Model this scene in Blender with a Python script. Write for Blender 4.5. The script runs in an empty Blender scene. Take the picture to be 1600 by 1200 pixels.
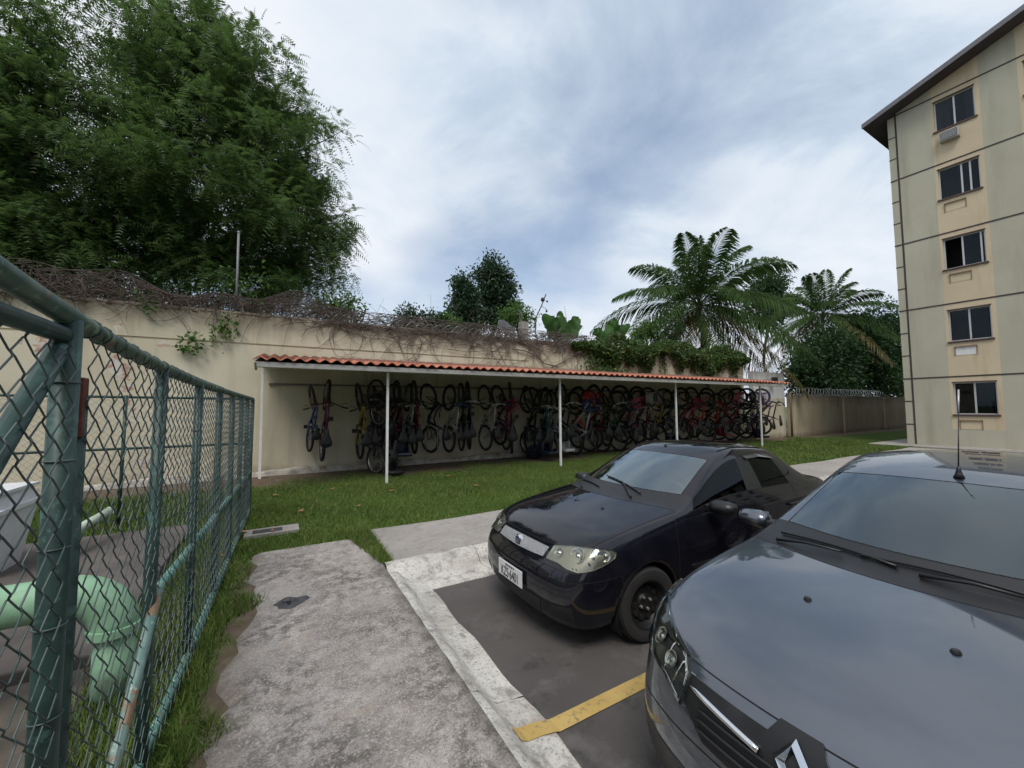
import bpy, bmesh, math, random
import numpy as np
from mathutils import Vector, Matrix
from mathutils.bvhtree import BVHTree
random.seed(7); rng = np.random.default_rng(11)
R = math.radians
scene = bpy.context.scene
COL = scene.collection

# ------------------------------------------------------------------ camera
H = 1.68
YAW, PITCH, ROLL = R(30.26), R(3.35), R(-0.4)
cam = bpy.data.cameras.new('camera'); cam_o = bpy.data.objects.new('camera', cam); COL.objects.link(cam_o)
cam.sensor_width = 36.0; cam.lens = 36.0 * 628 / 1600; cam.clip_start = 0.05; cam.clip_end = 3000
_F = Vector((math.sin(YAW)*math.cos(PITCH), math.cos(YAW)*math.cos(PITCH), math.sin(PITCH)))
_r = Vector((math.cos(YAW), -math.sin(YAW), 0)); _u = _r.cross(_F)
_R = _r*math.cos(ROLL) + _u*math.sin(ROLL); _U = -_r*math.sin(ROLL) + _u*math.cos(ROLL)
_m = Matrix((( _R.x, _U.x, -_F.x, 0), (_R.y, _U.y, -_F.y, 0), (_R.z, _U.z, -_F.z, H), (0, 0, 0, 1)))
cam_o.matrix_world = _m
scene.camera = cam_o

# ------------------------------------------------------------------ world, sun, exposure
SUN_EL, SUN_AZ = R(58), R(215)          # azimuth measured clockwise from +Y
world = bpy.data.worlds.new('World'); scene.world = world; world.use_nodes = True
wt = world.node_tree; wn = wt.nodes; wl = wt.links
for n in list(wn): wn.remove(n)
def W(t, **k):
    n = wn.new(t)
    for a, b in k.items(): setattr(n, a, b)
    return n
def wmath(op, a, b=None):
    n = W('ShaderNodeMath', operation=op)
    for i, s in enumerate((a, b)):
        if s is None: continue
        if isinstance(s, (int, float)): n.inputs[i].default_value = s
        else: wl.new(s, n.inputs[i])
    return n.outputs[0]
w_out = W('ShaderNodeOutputWorld'); w_bg = W('ShaderNodeBackground'); w_bg.inputs[1].default_value = 0.1
sky = W('ShaderNodeTexSky', sky_type='NISHITA'); sky.sun_disc = False
sky.sun_elevation = SUN_EL; sky.sun_rotation = SUN_AZ; sky.air_density = 1.0; sky.dust_density = 2.0
w_tc = W('ShaderNodeTexCoord'); w_sep = W('ShaderNodeSeparateXYZ'); wl.new(w_tc.outputs['Generated'], w_sep.inputs[0])
zz = wmath('ADD', wmath('MAXIMUM', w_sep.outputs[2], 0.0), 0.30)
w_cmb = W('ShaderNodeCombineXYZ')
wl.new(wmath('DIVIDE', w_sep.outputs[0], zz), w_cmb.inputs[0]); wl.new(wmath('DIVIDE', w_sep.outputs[1], zz), w_cmb.inputs[1])
def wnoise(scale, off, detail, rough, dist):
    mp = W('ShaderNodeMapping'); mp.inputs['Location'].default_value = off
    wl.new(w_cmb.outputs[0], mp.inputs[0])
    n = W('ShaderNodeTexNoise'); n.inputs['Scale'].default_value = scale; n.inputs['Detail'].default_value = detail
    n.inputs['Roughness'].default_value = rough; n.inputs['Distortion'].default_value = dist
    wl.new(mp.outputs[0], n.inputs['Vector']); return n.outputs[0]
def wramp(fac, stops):
    r = W('ShaderNodeValToRGB'); e = r.color_ramp.elements
    while len(e) < len(stops): e.new(0.5)
    for i, (p, c) in enumerate(stops): e[i].position = p; e[i].color = (*c, 1)
    wl.new(fac, r.inputs[0]); return r.outputs[0]
big = wnoise(0.62, (3.80, 2.04, 0.0), 6, 0.56, 0.2)
fine = wnoise(2.1, (5.2, 0.7, 0.0), 7, 0.60, 0.35)
mixn = wmath('ADD', wmath('MULTIPLY', big, 0.56), wmath('MULTIPLY', fine, 0.44))
cloud = wramp(mixn, [(0.36, (0.31, 0.39, 0.50)), (0.44, (0.43, 0.51, 0.61)), (0.50, (0.56, 0.62, 0.69)), (0.59, (0.66, 0.69, 0.74))])
gap = wramp(wnoise(1.1, (8.0, 4.0, 2.0), 3, 0.5, 0.2), [(0.52, (0, 0, 0)), (0.70, (0.55, 0.55, 0.55))])
w_sc = W('ShaderNodeVectorMath', operation='SCALE'); wl.new(cloud, w_sc.inputs[0]); w_sc.inputs['Scale'].default_value = 8.1
w_mx = W('ShaderNodeMixRGB'); wl.new(gap, w_mx.inputs[0]); wl.new(w_sc.outputs[0], w_mx.inputs[1]); wl.new(sky.outputs[0], w_mx.inputs[2])
wl.new(w_mx.outputs[0], w_bg.inputs[0]); wl.new(w_bg.outputs[0], w_out.inputs[0])

sun = bpy.data.lights.new('sun', 'SUN'); sun.energy = 1.4; sun.angle = R(25); sun.color = (1.0, 0.96, 0.90)
sun_o = bpy.data.objects.new('sun', sun); COL.objects.link(sun_o)
_d = Vector((math.sin(SUN_AZ)*math.cos(SUN_EL), math.cos(SUN_AZ)*math.cos(SUN_EL), math.sin(SUN_EL)))
sun_o.rotation_euler = _d.to_track_quat('Z', 'Y').to_euler(); sun_o.location = (0, 0, 40)
vs = scene.view_settings; vs.view_transform = 'Standard'; vs.look = 'None'; vs.exposure = 0.72; vs.gamma = 1.0; vs.use_curve_mapping = False
scene.render.engine = 'CYCLES'; scene.cycles.use_adaptive_sampling = True; scene.cycles.adaptive_threshold = .02; scene.cycles.max_bounces = 5; scene.cycles.transparent_max_bounces = 6
scene.cycles.diffuse_bounces = 3; scene.cycles.glossy_bounces = 2; scene.cycles.transmission_bounces = 2

# ------------------------------------------------------------------ node helpers
class N:
    def __init__(s, name):
        s.m = bpy.data.materials.new(name); s.m.use_nodes = True; s.t = s.m.node_tree
        s.b = s.t.nodes['Principled BSDF']; s.out = s.t.nodes['Material Output']
        g = s.t.nodes.new('ShaderNodeNewGeometry'); s.pos = g.outputs['Position']; s.isl = g.outputs['Random Per Island']; s.geo = g
        s._obj = None
    @property
    def obj(s):
        if s._obj is None: s._obj = s.t.nodes.new('ShaderNodeTexCoord').outputs['Object']
        return s._obj
    def set(s, i, v, nm=None):
        if hasattr(v, 'is_linked') or hasattr(v, 'links'): s.t.links.new(v, i)
        else:
            if isinstance(v, tuple) and len(v) == 3 and i.type == 'RGBA': v = (*v, 1)
            i.default_value = v
    def map(s, vec, loc=(0,0,0), sc=(1,1,1), rot=(0,0,0)):
        n = s.t.nodes.new('ShaderNodeMapping'); s.t.links.new(vec, n.inputs[0])
        n.inputs['Location'].default_value = loc; n.inputs['Scale'].default_value = sc; n.inputs['Rotation'].default_value = rot
        return n.outputs[0]
    def noise(s, scale, detail=5, rough=.55, vec=None, lo=0., hi=1., dist=0.):
        n = s.t.nodes.new('ShaderNodeTexNoise'); s.t.links.new(vec if vec is not None else s.pos, n.inputs['Vector'])
        n.inputs['Scale'].default_value = scale; n.inputs['Detail'].default_value = detail
        n.inputs['Roughness'].default_value = rough; n.inputs['Distortion'].default_value = dist
        if (lo, hi) == (0., 1.): return n.outputs[0]
        return s.mr(n.outputs[0], lo, hi)
    def vor(s, scale, vec=None, feature='F1', out='Distance'):
        n = s.t.nodes.new('ShaderNodeTexVoronoi'); n.feature = feature; n.inputs['Scale'].default_value = scale
        s.t.links.new(vec if vec is not None else s.pos, n.inputs['Vector']); return n.outputs[out]
    def mr(s, v, lo, hi, a=0., b=1.):
        n = s.t.nodes.new('ShaderNodeMapRange'); s.t.links.new(v, n.inputs[0])
        for i, x in enumerate((lo, hi, a, b)): n.inputs[i+1].default_value = x
        return n.outputs[0]
    def math(s, op, a, b=None):
        n = s.t.nodes.new('ShaderNodeMath'); n.operation = op; s.set(n.inputs[0], a)
        if b is not None: s.set(n.inputs[1], b)
        return n.outputs[0]
    def xyz(s, vec=None):
        n = s.t.nodes.new('ShaderNodeSeparateXYZ'); s.t.links.new(vec if vec is not None else s.pos, n.inputs[0]); return n.outputs
    def mix(s, fac, a, b, mode='MIX'):
        n = s.t.nodes.new('ShaderNodeMixRGB'); n.blend_type = mode
        s.set(n.inputs[0], fac); s.set(n.inputs[1], a); s.set(n.inputs[2], b); return n.outputs[0]
    def col(s, c): s.set(s.b.inputs['Base Color'], c); return s
    def rough(s, v): s.set(s.b.inputs['Roughness'], v); return s
    def metal(s, v): s.set(s.b.inputs['Metallic'], v); return s
    def bump(s, h, strength=.3, dist=.01):
        n = s.t.nodes.new('ShaderNodeBump'); n.inputs['Strength'].default_value = strength; n.inputs['Distance'].default_value = dist
        s.t.links.new(h, n.inputs['Height']); s.t.links.new(n.outputs[0], s.b.inputs['Normal']); return s
def mul(c, k): return tuple(min(1, x*k) for x in c)
MATS = {}
def simple(name, c, rough=.5, metal=0., var=.18, scale=8., coat=0., bump=0., bscale=60., dirt=None, spec=None):
    if name in MATS: return MATS[name]
    n = N(name); v = n.obj
    cc = n.mix(n.noise(scale, 5, .6, v, .3, .7), mul(c, 1-var), mul(c, 1+var))
    if dirt: cc = n.mix(n.noise(scale*.6, 6, .65, v, dirt[1], dirt[1]+.12), cc, dirt[0])
    n.col(cc).metal(metal)
    n.rough(n.mr(n.noise(scale*2, 4, .6, v), .2, .8, max(0, rough-.07), min(1, rough+.1)))
    if coat: n.b.inputs['Coat Weight'].default_value = coat; n.b.inputs['Coat Roughness'].default_value = .03
    if spec is not None: n.b.inputs['Specular IOR Level'].default_value = spec
    if bump: n.bump(n.noise(bscale, 4, .6, v), bump, .005)
    MATS[name] = n.m; return n.m

# ------------------------------------------------------------------ mesh helpers
ORG = {}
def link(o, parent=None):
    COL.objects.link(o)
    if parent is not None: o.parent = parent
    return o
def tag(o, label=None, cat=None, group=None, kind=None):
    if label: o['label'] = label
    if cat: o['category'] = cat
    if group: o['group'] = group
    if kind: o['kind'] = kind
    return o
def thing(name, label, cat, loc=(0,0,0), group=None, rot=(0,0,0)):
    o = bpy.data.objects.new(name, None); o.empty_display_size = .1; link(o)
    o.location = loc; o.rotation_euler = rot; ORG[o.name] = Vector(loc)
    return tag(o, label, cat, group)
def child(name, me, parent, kind=None):
    o = link(bpy.data.objects.new(name, me), parent)
    ORG[o.name] = ORG.get(parent.name, Vector((0,0,0))) if parent is not None else Vector((0,0,0))
    if kind: o['kind'] = kind
    return o
def mesh_np(name, V, F, mat=None, smooth=False, org=None):
    V = np.asarray(V, dtype=np.float32).reshape(-1, 3); F = np.asarray(F, dtype=np.int32)
    if org is not None: V = V - np.array(org, dtype=np.float32)
    me = bpy.data.meshes.new(name); k = F.shape[1]
    me.vertices.add(len(V)); me.vertices.foreach_set('co', V.ravel())
    me.loops.add(F.size); me.loops.foreach_set('vertex_index', F.ravel())
    me.polygons.add(len(F)); me.polygons.foreach_set('loop_start', np.arange(0, F.size, k, dtype=np.int32))
    me.update(calc_edges=True); me.validate()
    if smooth: me.polygons.foreach_set('use_smooth', np.ones(len(F), dtype=bool))
    if mat: me.materials.append(mat)
    return me
class MB:
    def __init__(s): s.v = []; s.f = []
    def add(s, V, F):
        o = len(s.v); s.v += [tuple(p) for p in V]; s.f += [tuple(i+o for i in f) for f in F]; return s
    def box(s, x0, x1, y0, y1, z0, z1, rot=None, about=None):
        V = [Vector((x, y, z)) for x in (x0, x1) for y in (y0, y1) for z in (z0, z1)]
        if rot is not None:
            c = Vector(about) if about is not None else Vector(((x0+x1)/2, (y0+y1)/2, (z0+z1)/2))
            V = [c + rot @ (p - c) for p in V]
        return s.add(V, [(0,1,3,2), (4,6,7,5), (0,4,5,1), (2,3,7,6), (0,2,6,4), (1,5,7,3)])
    def bbox(s, x0, x1, y0, y1, z0, z1, b=.01, rot=None, about=None):   # box with chamfered edges
        bm = bmesh.new(); bmesh.ops.create_cube(bm, size=1)
        for v in bm.verts: v.co = Vector((x0+(x1-x0)*(v.co.x+.5), y0+(y1-y0)*(v.co.y+.5), z0+(z1-z0)*(v.co.z+.5)))
        bmesh.ops.bevel(bm, geom=bm.edges[:], offset=b, segments=2, affect='EDGES', profile=.5)
        V = [v.co.copy() for v in bm.verts]; bm.verts.index_update()
        if rot is not None:
            c = Vector(about) if about is not None else Vector(((x0+x1)/2, (y0+y1)/2, (z0+z1)/2)); V = [c + rot @ (p-c) for p in V]
        s.add(V, [[v.index for v in f.verts] for f in bm.faces]); bm.free(); return s
    def tube(s, pts, r, n=8, closed=False, caps=True):
        P = [Vector(p) for p in pts]; k = len(P); rr = r if hasattr(r, '__len__') else [r]*k
        ref = None; V = []
        for i, p in enumerate(P):
            if closed: t = P[(i+1) % k] - P[i-1]
            else: t = P[min(i+1, k-1)] - P[max(i-1, 0)]
            if t.length < 1e-9: t = Vector((0,0,1))
            t.normalize()
            if ref is None: ref = t.orthogonal().normalized()
            a = (ref - t*ref.dot(t))
            if a.length < 1e-6: a = t.orthogonal()
            a.normalize(); ref = a; b = t.cross(a)
            for j in range(n):
                q = 2*math.pi*j/n; V.append(p + (a*math.cos(q) + b*math.sin(q))*rr[i])
        F = []
        for i in range(k if closed else k-1):
            i2 = (i+1) % k
            for j in range(n): F.append((i*n+j, i*n+(j+1) % n, i2*n+(j+1) % n, i2*n+j))
        if caps and not closed: F += [tuple(range(n))[::-1], tuple((k-1)*n+j for j in range(n))]
        return s.add(V, F)
    def lathe(s, prof, c=(0,0,0), axis='z', n=20, cap=True):   # prof: (radius, height)
        V = []; F = []; k = len(prof)
        for r, h in prof:
            for j in range(n):
                q = 2*math.pi*j/n; a, b = r*math.cos(q), r*math.sin(q)
                V.append({'z': (c[0]+a, c[1]+b, c[2]+h), 'y': (c[0]+b, c[1]+h, c[2]+a), 'x': (c[0]+h, c[1]+a, c[2]+b)}[axis])
        for i in range(k-1):
            for j in range(n): F.append((i*n+j, i*n+(j+1) % n, (i+1)*n+(j+1) % n, (i+1)*n+j))
        if cap:
            if prof[0][0] > 1e-6: F.append(tuple(range(n))[::-1])
            if prof[-1][0] > 1e-6: F.append(tuple((k-1)*n+j for j in range(n)))
        return s.add(V, F)
    def torus(s, c, Rr, r, axis='y', n=32, m=8, flat=1.):
        P = []
        V = []; F = []
        for i in range(n):
            q = 2*math.pi*i/n
            for j in range(m):
                w = 2*math.pi*j/m; a = Rr + r*math.cos(w); h = r*math.sin(w)*flat
                x, z = a*math.cos(q), a*math.sin(q)
                V.append({'y': (c[0]+x, c[1]+h, c[2]+z), 'z': (c[0]+x, c[1]+z, c[2]+h), 'x': (c[0]+h, c[1]+x, c[2]+z)}[axis])
        for i in range(n):
            for j in range(m): F.append((i*m+j, ((i+1) % n)*m+j, ((i+1) % n)*m+(j+1) % m, i*m+(j+1) % m))
        return s.add(V, F)
    def grid(s, P):   # P[i][j] points
        a, b = len(P), len(P[0]); V = [p for row in P for p in row]
        return s.add(V, [(i*b+j, i*b+j+1, (i+1)*b+j+1, (i+1)*b+j) for i in range(a-1) for j in range(b-1)])
    def mesh(s, name, mat=None, smooth=False, org=(0,0,0)):
        me = bpy.data.meshes.new(name); o = Vector(org)
        me.from_pydata([tuple(Vector(p)-o) for p in s.v], [], s.f); me.update()
        bm = bmesh.new(); bm.from_mesh(me); bmesh.ops.recalc_face_normals(bm, faces=bm.faces[:]); bm.to_mesh(me); bm.free()
        if smooth:
            me.polygons.foreach_set('use_smooth', [True]*len(me.polygons))
            if smooth == 'auto': me.set_sharp_from_angle(angle=R(40))
        if mat: me.materials.append(mat)
        return me
    def build(s, name, mat, parent=None, smooth=False, kind=None, org=None):
        o = ORG.get(parent.name, Vector((0,0,0))) if parent is not None else Vector(org or (0,0,0))
        ob = link(bpy.data.objects.new(name, s.mesh(name, mat, smooth, o)), parent)
        ORG[ob.name] = o
        if parent is None: ob.location = o
        if kind: ob['kind'] = kind
        return ob
def struct(name, mb, mat, smooth=False): return mb.build(name, mat, None, smooth, 'structure')
def np_tubes(polys, radii, n=4):
    """many polylines -> one vertex/quad array; radii per polyline (scalar or array)"""
    VV = []; FF = []; o = 0
    ang = np.arange(n)*2*np.pi/n; ca, sa = np.cos(ang), np.sin(ang)
    for P, r in zip(polys, radii):
        P = np.asarray(P, float); k = len(P)
        t = np.gradient(P, axis=0); t /= np.linalg.norm(t, axis=1)[:, None]+1e-9
        ref = np.array([0.31, 0.17, 0.93]) if abs(t[:, 2]).mean() < .8 else np.array([.9, .2, .1])
        a = np.cross(t, ref); a /= np.linalg.norm(a, axis=1)[:, None]+1e-9; b = np.cross(t, a)
        rr = np.broadcast_to(np.asarray(r, float), (k,))[:, None, None]
        V = P[:, None, :] + rr*(a[:, None, :]*ca[None, :, None] + b[:, None, :]*sa[None, :, None])
        VV.append(V.reshape(-1, 3))
        i = np.arange(k-1)[:, None]*n; j = np.arange(n)[None, :]; j2 = (j+1) % n
        FF.append(np.stack([i+j, i+j2, i+n+j2, i+n+j], -1).reshape(-1, 4)+o); o += k*n
    return np.concatenate(VV), np.concatenate(FF)
# ------------------------------------------------------------------ shared materials
def objrand(n): return n.t.nodes.new('ShaderNodeObjectInfo').outputs['Random']
def glass(name, tint, refl=1.0, rough=.01, ior=1.5):
    n = N(name); t = n.t; t.nodes.remove(n.b)
    tr = t.nodes.new('ShaderNodeBsdfTransparent'); tr.inputs[0].default_value = (*tint, 1)
    gl = t.nodes.new('ShaderNodeBsdfGlossy'); gl.inputs['Roughness'].default_value = rough; gl.inputs[0].default_value = (.84, .95, 1.0, 1)
    fr = t.nodes.new('ShaderNodeFresnel'); fr.inputs[0].default_value = ior
    k = n.math('MULTIPLY', fr.outputs[0], 1.6*refl); k = n.math('MINIMUM', k, 1.0)
    mx = t.nodes.new('ShaderNodeMixShader'); t.links.new(k, mx.inputs[0]); t.links.new(tr.outputs[0], mx.inputs[1]); t.links.new(gl.outputs[0], mx.inputs[2])
    t.links.new(mx.outputs[0], n.out.inputs[0]); return n.m

def m_path():
    n = N('path_concrete')
    c = n.mix(n.noise(1.1, 4, .6, None, .35, .65), (.25, .220, .202), (.38, .345, .318))
    lich = n.math('MULTIPLY', n.noise(9, 9, .74, None, .45, .56), n.noise(1.3, 4, .6, None, .36, .58))
    c = n.mix(n.math('MULTIPLY', n.noise(3.4, 7, .66, n.map(n.pos, (7, 3, 1)), .50, .64), .7), c, (.47, .43, .40))
    c = n.mix(n.math('MULTIPLY', lich, .78), c, (.075, .068, .060))
    c = n.mix(n.noise(60, 4, .7, None, .50, .72), c, (.50, .46, .43))
    c = n.mix(n.noise(130, 2, .6, None, .52, .75), c, (.10, .09, .085))
    c = n.mix(n.math('MULTIPLY', n.noise(2.3, 6, .6, None, .58, .70), .5), c, (.33, .26, .20))
    # damp dark edge beside the kerb and soil at the grass side are worn into the slab
    x = n.xyz()[0]
    e = n.math('ADD', n.mr(x, .80, 1.05), n.math('MULTIPLY', n.noise(5, 6, .65), .8))
    c = n.mix(n.math('MULTIPLY', n.mr(e, .85, 1.35), .75), c, (.07, .062, .055))
    e2 = n.math('ADD', n.mr(x, .10, -.38), n.math('MULTIPLY', n.noise(4, 6, .65), .8))
    c = n.mix(n.math('MULTIPLY', n.mr(e2, .75, 1.25), .7), c, (.13, .10, .075))
    h = n.math('ADD', n.noise(70, 5, .7), n.math('MULTIPLY', n.noise(9, 5, .6), .6))
    n.col(c).rough(.92).bump(h, .55, .012); n.b.inputs['Specular IOR Level'].default_value = .2; return n.m
def m_kerb():
    n = N('kerb_concrete')
    c = n.mix(n.noise(3, 5, .6, None, .35, .65), (.47, .44, .40), (.63, .60, .55))
    c = n.mix(n.math('MULTIPLY', n.noise(7, 8, .7, None, .50, .64), .75), c, (.17, .155, .14))
    c = n.mix(n.math('MULTIPLY', n.noise(2.2, 6, .6, None, .54, .68), .7), c, (.27, .215, .175))
    c = n.mix(n.noise(48, 4, .7, None, .52, .66), c, (.25, .23, .21))
    n.col(c).rough(.9).bump(n.noise(55, 6, .7), .6, .012); return n.m
def m_asphalt():
    n = N('asphalt')
    c = n.mix(n.noise(.8, 5, .6, None, .35, .65), (.060, .052, .050), (.088, .078, .073))
    c = n.mix(n.math('MULTIPLY', n.noise(2.4, 7, .65, None, .55, .70), .35), c, (.20, .19, .18))
    c = n.mix(n.math('MULTIPLY', n.noise(5, 6, .6, None, .58, .66), .6), c, (.03, .027, .025))
    c = n.mix(n.noise(260, 2, .5, None, .55, .75), c, (.16, .15, .14))
    n.col(c).rough(.88).bump(n.noise(240, 3, .6), .5, .006); return n.m
def m_walk():
    n = N('walkway_concrete')
    c = n.mix(n.noise(1.3, 5, .6, None, .35, .65), (.26, .235, .215), (.34, .31, .285))
    c = n.mix(n.math('MULTIPLY', n.noise(9, 7, .66, None, .50, .66), .5), c, (.15, .135, .12))
    c = n.mix(n.noise(120, 3, .6, None, .55, .75), c, (.42, .39, .36))
    n.col(c).rough(.92).bump(n.noise(90, 5, .65), .4, .008); return n.m
def m_lawn():
    n = N('lawn_soil'); p = n.xyz()
    g = n.mix(n.noise(.9, 5, .6, None, .35, .65), (.050, .090, .016), (.080, .125, .026))
    g = n.mix(n.noise(40, 4, .7, None, .45, .7), g, (.028, .045, .010))
    soil = n.mix(n.noise(6, 6, .65, None, .35, .65), (.095, .070, .050), (.165, .128, .095))
    e = n.math('ADD', n.mr(p[1], 9.3, 11.2), n.math('MULTIPLY', n.noise(1.7, 6, .6), .9))
    c = n.mix(n.mr(e, .78, 1.05), g, soil)
    c = n.mix(n.math('MULTIPLY', n.noise(.55, 5, .6, n.map(n.pos, (4, 9, 0)), .66, .72), .8), c, (.20, .15, .085))
    e3 = n.math('MULTIPLY', n.mr(p[0], -.62, -.28), n.mr(p[1], 6.2, 5.2)); c = n.mix(n.mr(n.math('ADD', e3, n.noise(3.2, 6, .65)), 1.25, 1.5), c, soil)
    n.col(c).rough(1.).bump(n.noise(60, 4, .7), .5, .02); n.b.inputs['Specular IOR Level'].default_value = .1; return n.m
def m_wall(name, a, b, up=None):
    n = N(name); p = n.xyz()
    c = n.mix(n.noise(.7, 5, .6, None, .35, .65), a, b)
    st = n.noise(1.0, 6, .62, n.map(n.pos, sc=(2.6, 2.6, .22)), .50, .74)
    c = n.mix(n.math('MULTIPLY', st, .45), c, (.26, .22, .16))
    if up:
        e = n.math('ADD', n.mr(p[2], up-1.3, up), n.math('MULTIPLY', n.noise(1.2, 7, .66, n.map(n.pos, sc=(1.5, 1, .5))), 1.0))
        c = n.mix(n.math('MULTIPLY', n.mr(e, .92, 1.6), .85), c, (.155, .125, .095))
    e = n.math('ADD', n.mr(p[2], .55, .0), n.math('MULTIPLY', n.noise(2.4, 6, .65), .9))
    c = n.mix(n.math('MULTIPLY', n.mr(e, .95, 1.5), .8), c, (.20, .15, .105))
    # flaked paint
    fl = n.math('MULTIPLY', n.noise(1.6, 6, .6, n.map(n.pos, (2, 0, 5)), .62, .635), n.mr(p[0], -1.6, -2.6))
    c = n.mix(fl, c, n.mix(n.noise(5, 3, .5, None, .45, .55), (.62, .58, .52), (.45, .27, .20)))
    n.col(c).rough(.88).bump(n.noise(30, 6, .65), .25, .01); n.b.inputs['Specular IOR Level'].default_value = .25; return n.m
MPATH, MKERB, MASPH, MWALK, MLAWN = m_path(), m_kerb(), m_asphalt(), m_walk(), m_lawn()
MWALL = m_wall('cream_wall_paint', (.56, .50, .37), (.66, .60, .465), 4.15)
MWALL2 = m_wall('stained_wall_paint', (.40, .33, .22), (.50, .43, .31), 2.3)
MWHITEW = m_wall('white_wall_paint', (.62, .61, .60), (.74, .73, .72), 3.6)
n = N('yellow_road_paint'); c = n.mix(n.noise(3, 5, .6, None, .35, .65), (.42, .28, .08), (.50, .35, .12))
c = n.mix(n.noise(22, 8, .7, None, .54, .66), c, (.20, .15, .10)); n.col(c).rough(.8); MYEL = n.m
MWHITE = simple('white_painted_steel', (.72, .72, .70), .45, var=.08, dirt=((.40, .36, .30), .62))
MSTEEL = simple('grey_steel', (.42, .42, .42), .45, .7)
MGALV = simple('galvanised_wire', (.50, .50, .49), .42, .6)
MBLACKP = simple('black_plastic', (.018, .018, .02), .45, var=.2)
MRUB = simple('tyre_rubber', (.022, .021, .021), .8, var=.25)

# ------------------------------------------------------------------ ground
struct('terrain', MB().grid([[(x, y, -.30) for y in (-700, 0, 700)] for x in (-700, 0, 700)]), simple('terrain_earth', (.07, .09, .035), 1., var=.3, scale=.2))
mb = MB()
mb.grid([[(x, y, 0.006*math.sin(x*1.3+y*.7)-.004) for y in np.linspace(4.52, 14, 20)] for x in np.linspace(-16, 46, 60)])
mb.grid([[(x, y, 0.006*math.sin(x*1.3+y*.7)-.004) for y in np.linspace(-9, 4.52, 16)] for x in np.linspace(-16, 1.02, 20)])
struct('lawn', mb, MLAWN, True)
struct('car_park', MB().grid([[(x, y, -.15) for y in (-14, -5, 0, 4.2)] for x in (1.1, 8, 16, 46)]), MASPH)
# the path slab: ragged grass-side edge
rows = []
for i in range(70):
    y = -8 + i*(13.62/69)
    l = -.28 + .07*math.sin(y*1.9) + .05*math.sin(y*4.7+1) + .04*math.sin(y*11.3) + random.uniform(-.05, .05) + (.06 if y > 4.6 else 0)
    far = .10*math.sin(i) if i == 69 else 0
    rr_ = 1.02 - max(0, (y-4.6))*.16
    rows.append([(l + (rr_-l)*t, y + (far*t*2 if i == 69 else 0), -.012 if t == 0 else .012) for t in (0, .09, .4, .75, 1)])
mb = MB().grid(rows); b_ = [(p[0], p[1], -.06) for p in rows[-1]]; mb.grid([rows[-1], b_])
mb.grid([[(r[0][0], r[0][1], r[0][2]) for r in rows], [(r[0][0]-.01, r[0][1], -.06) for r in rows]])
mb.grid([[(r[4][0], r[4][1], r[4][2]) for r in rows], [(r[4][0], r[4][1], -.06) for r in rows]])
struct('concrete_path', mb, MPATH)
mb = MB().grid([[(x, y, .012) for y in (4.53, 5.0, 5.5, 5.86 + .03*math.sin(x*2.1))] for x in np.linspace(1.12 , 21.5, 60)])
mb.grid([[(1.12, y, .012) for y in (4.53, 5.2, 5.86)], [(1.12, y, -.05) for y in (4.53, 5.2, 5.86)]])
struct('walkway', mb, MWALK)
# kerbs: rolled concrete edge and gutter, in cast lengths with open joints
def jit(a): return a + random.uniform(-.004, .004)
kerb_prof_x = [(4.56, .013), (4.49, .016), (4.45, .008), (4.33, -.10), (4.28, -.125), (4.22, -.132), (4.02, -.140), (3.99, -.19)]
kb = thing('kerb', None, None); kb['kind'] = 'structure'
x = 1.06; first = True
while x < 21:
    L = 1.0 if not first else 1.02
    mb = MB(); P = []
    for k in range(9):
        xx = x + .002 + (L-.004)*k/8
        P.append([(xx if not (first and k == 0) else 1.04, jit(y) , jit(z)) for y, z in kerb_prof_x])
    mb.grid(P)
    mb.build('kerb_stone', MKERB, kb, 'auto'); x += L; first = False
y = 4.26
while y > -8:
    L = 1.0; mb = MB(); P = []
    for k in range(9):
        yy = y - .002 - (L-.004)*k/8
        low = max(0., min(1., (4.3-yy)/1.0))                   # the edge drops towards the ramp
        prof = [(1.02, .013), (1.07, .017-.017*low), (1.12, .0-.05*low), (1.16, -.05-.045*low), (1.20, -.085-.03*low), (1.30, -.115-.013*low), (1.385+.012*math.sin(yy*7), -.142), (1.40, -.19)]
        P.append([(jit(a), yy, jit(b)) for a, b in prof])
    mb.grid(P)
    mb.build('kerb_stone', MKERB, kb, 'auto'); y -= L
struct('kerb_bed', MB().box(1.03, 1.36, -8, 4.27, -.28, -.17).box(1.36, 21, 4.05, 4.5, -.28, -.18), MKERB)
# yellow stall lines (follow the gutter, then the asphalt)
prof = [(1.165, -.090), (1.205, -.109), (1.30, -.122), (1.385, -.134), (1.42, -.143), (2.2, -.145), (6.2, -.145)]
for yc, nm in ((1.975, 'front'), (-.45, 'near'), (-2.85, 'far')):
    rows = []
    for x_, z_ in prof: rows.append([(x_, yc-.052+random.uniform(-.004, .004), z_), (x_, yc, z_), (x_, yc+.052+random.uniform(-.004, .004), z_)])
    struct('stall_line', MB().grid(rows), MYEL)
# slab inside the fenced yard and apron at the block
mb = MB().bbox(-9, -.98, 3.75, 7.2, -.1, .09, .015); struct('yard_slab', mb, simple('yard_concrete', (.105, .088, .080), .95, var=.35, scale=2.2, bump=.5, bscale=40, dirt=((.05, .042, .036), .56)))
struct('yard_ground', MB().grid([[(x, y, .008+.012*random.random()) for y in np.linspace(-3, 3.74, 26)] for x in np.linspace(-9, -.92, 26)]), simple('yard_dirt', (.10, .082, .066), 1., var=.4, scale=3., bump=.7, bscale=30, dirt=((.05, .06, .025), .58)))
struct('building_apron', MB().bbox(21.9, 46, -11, 7.3, -.2, .05, .02), MWALK)

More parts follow.
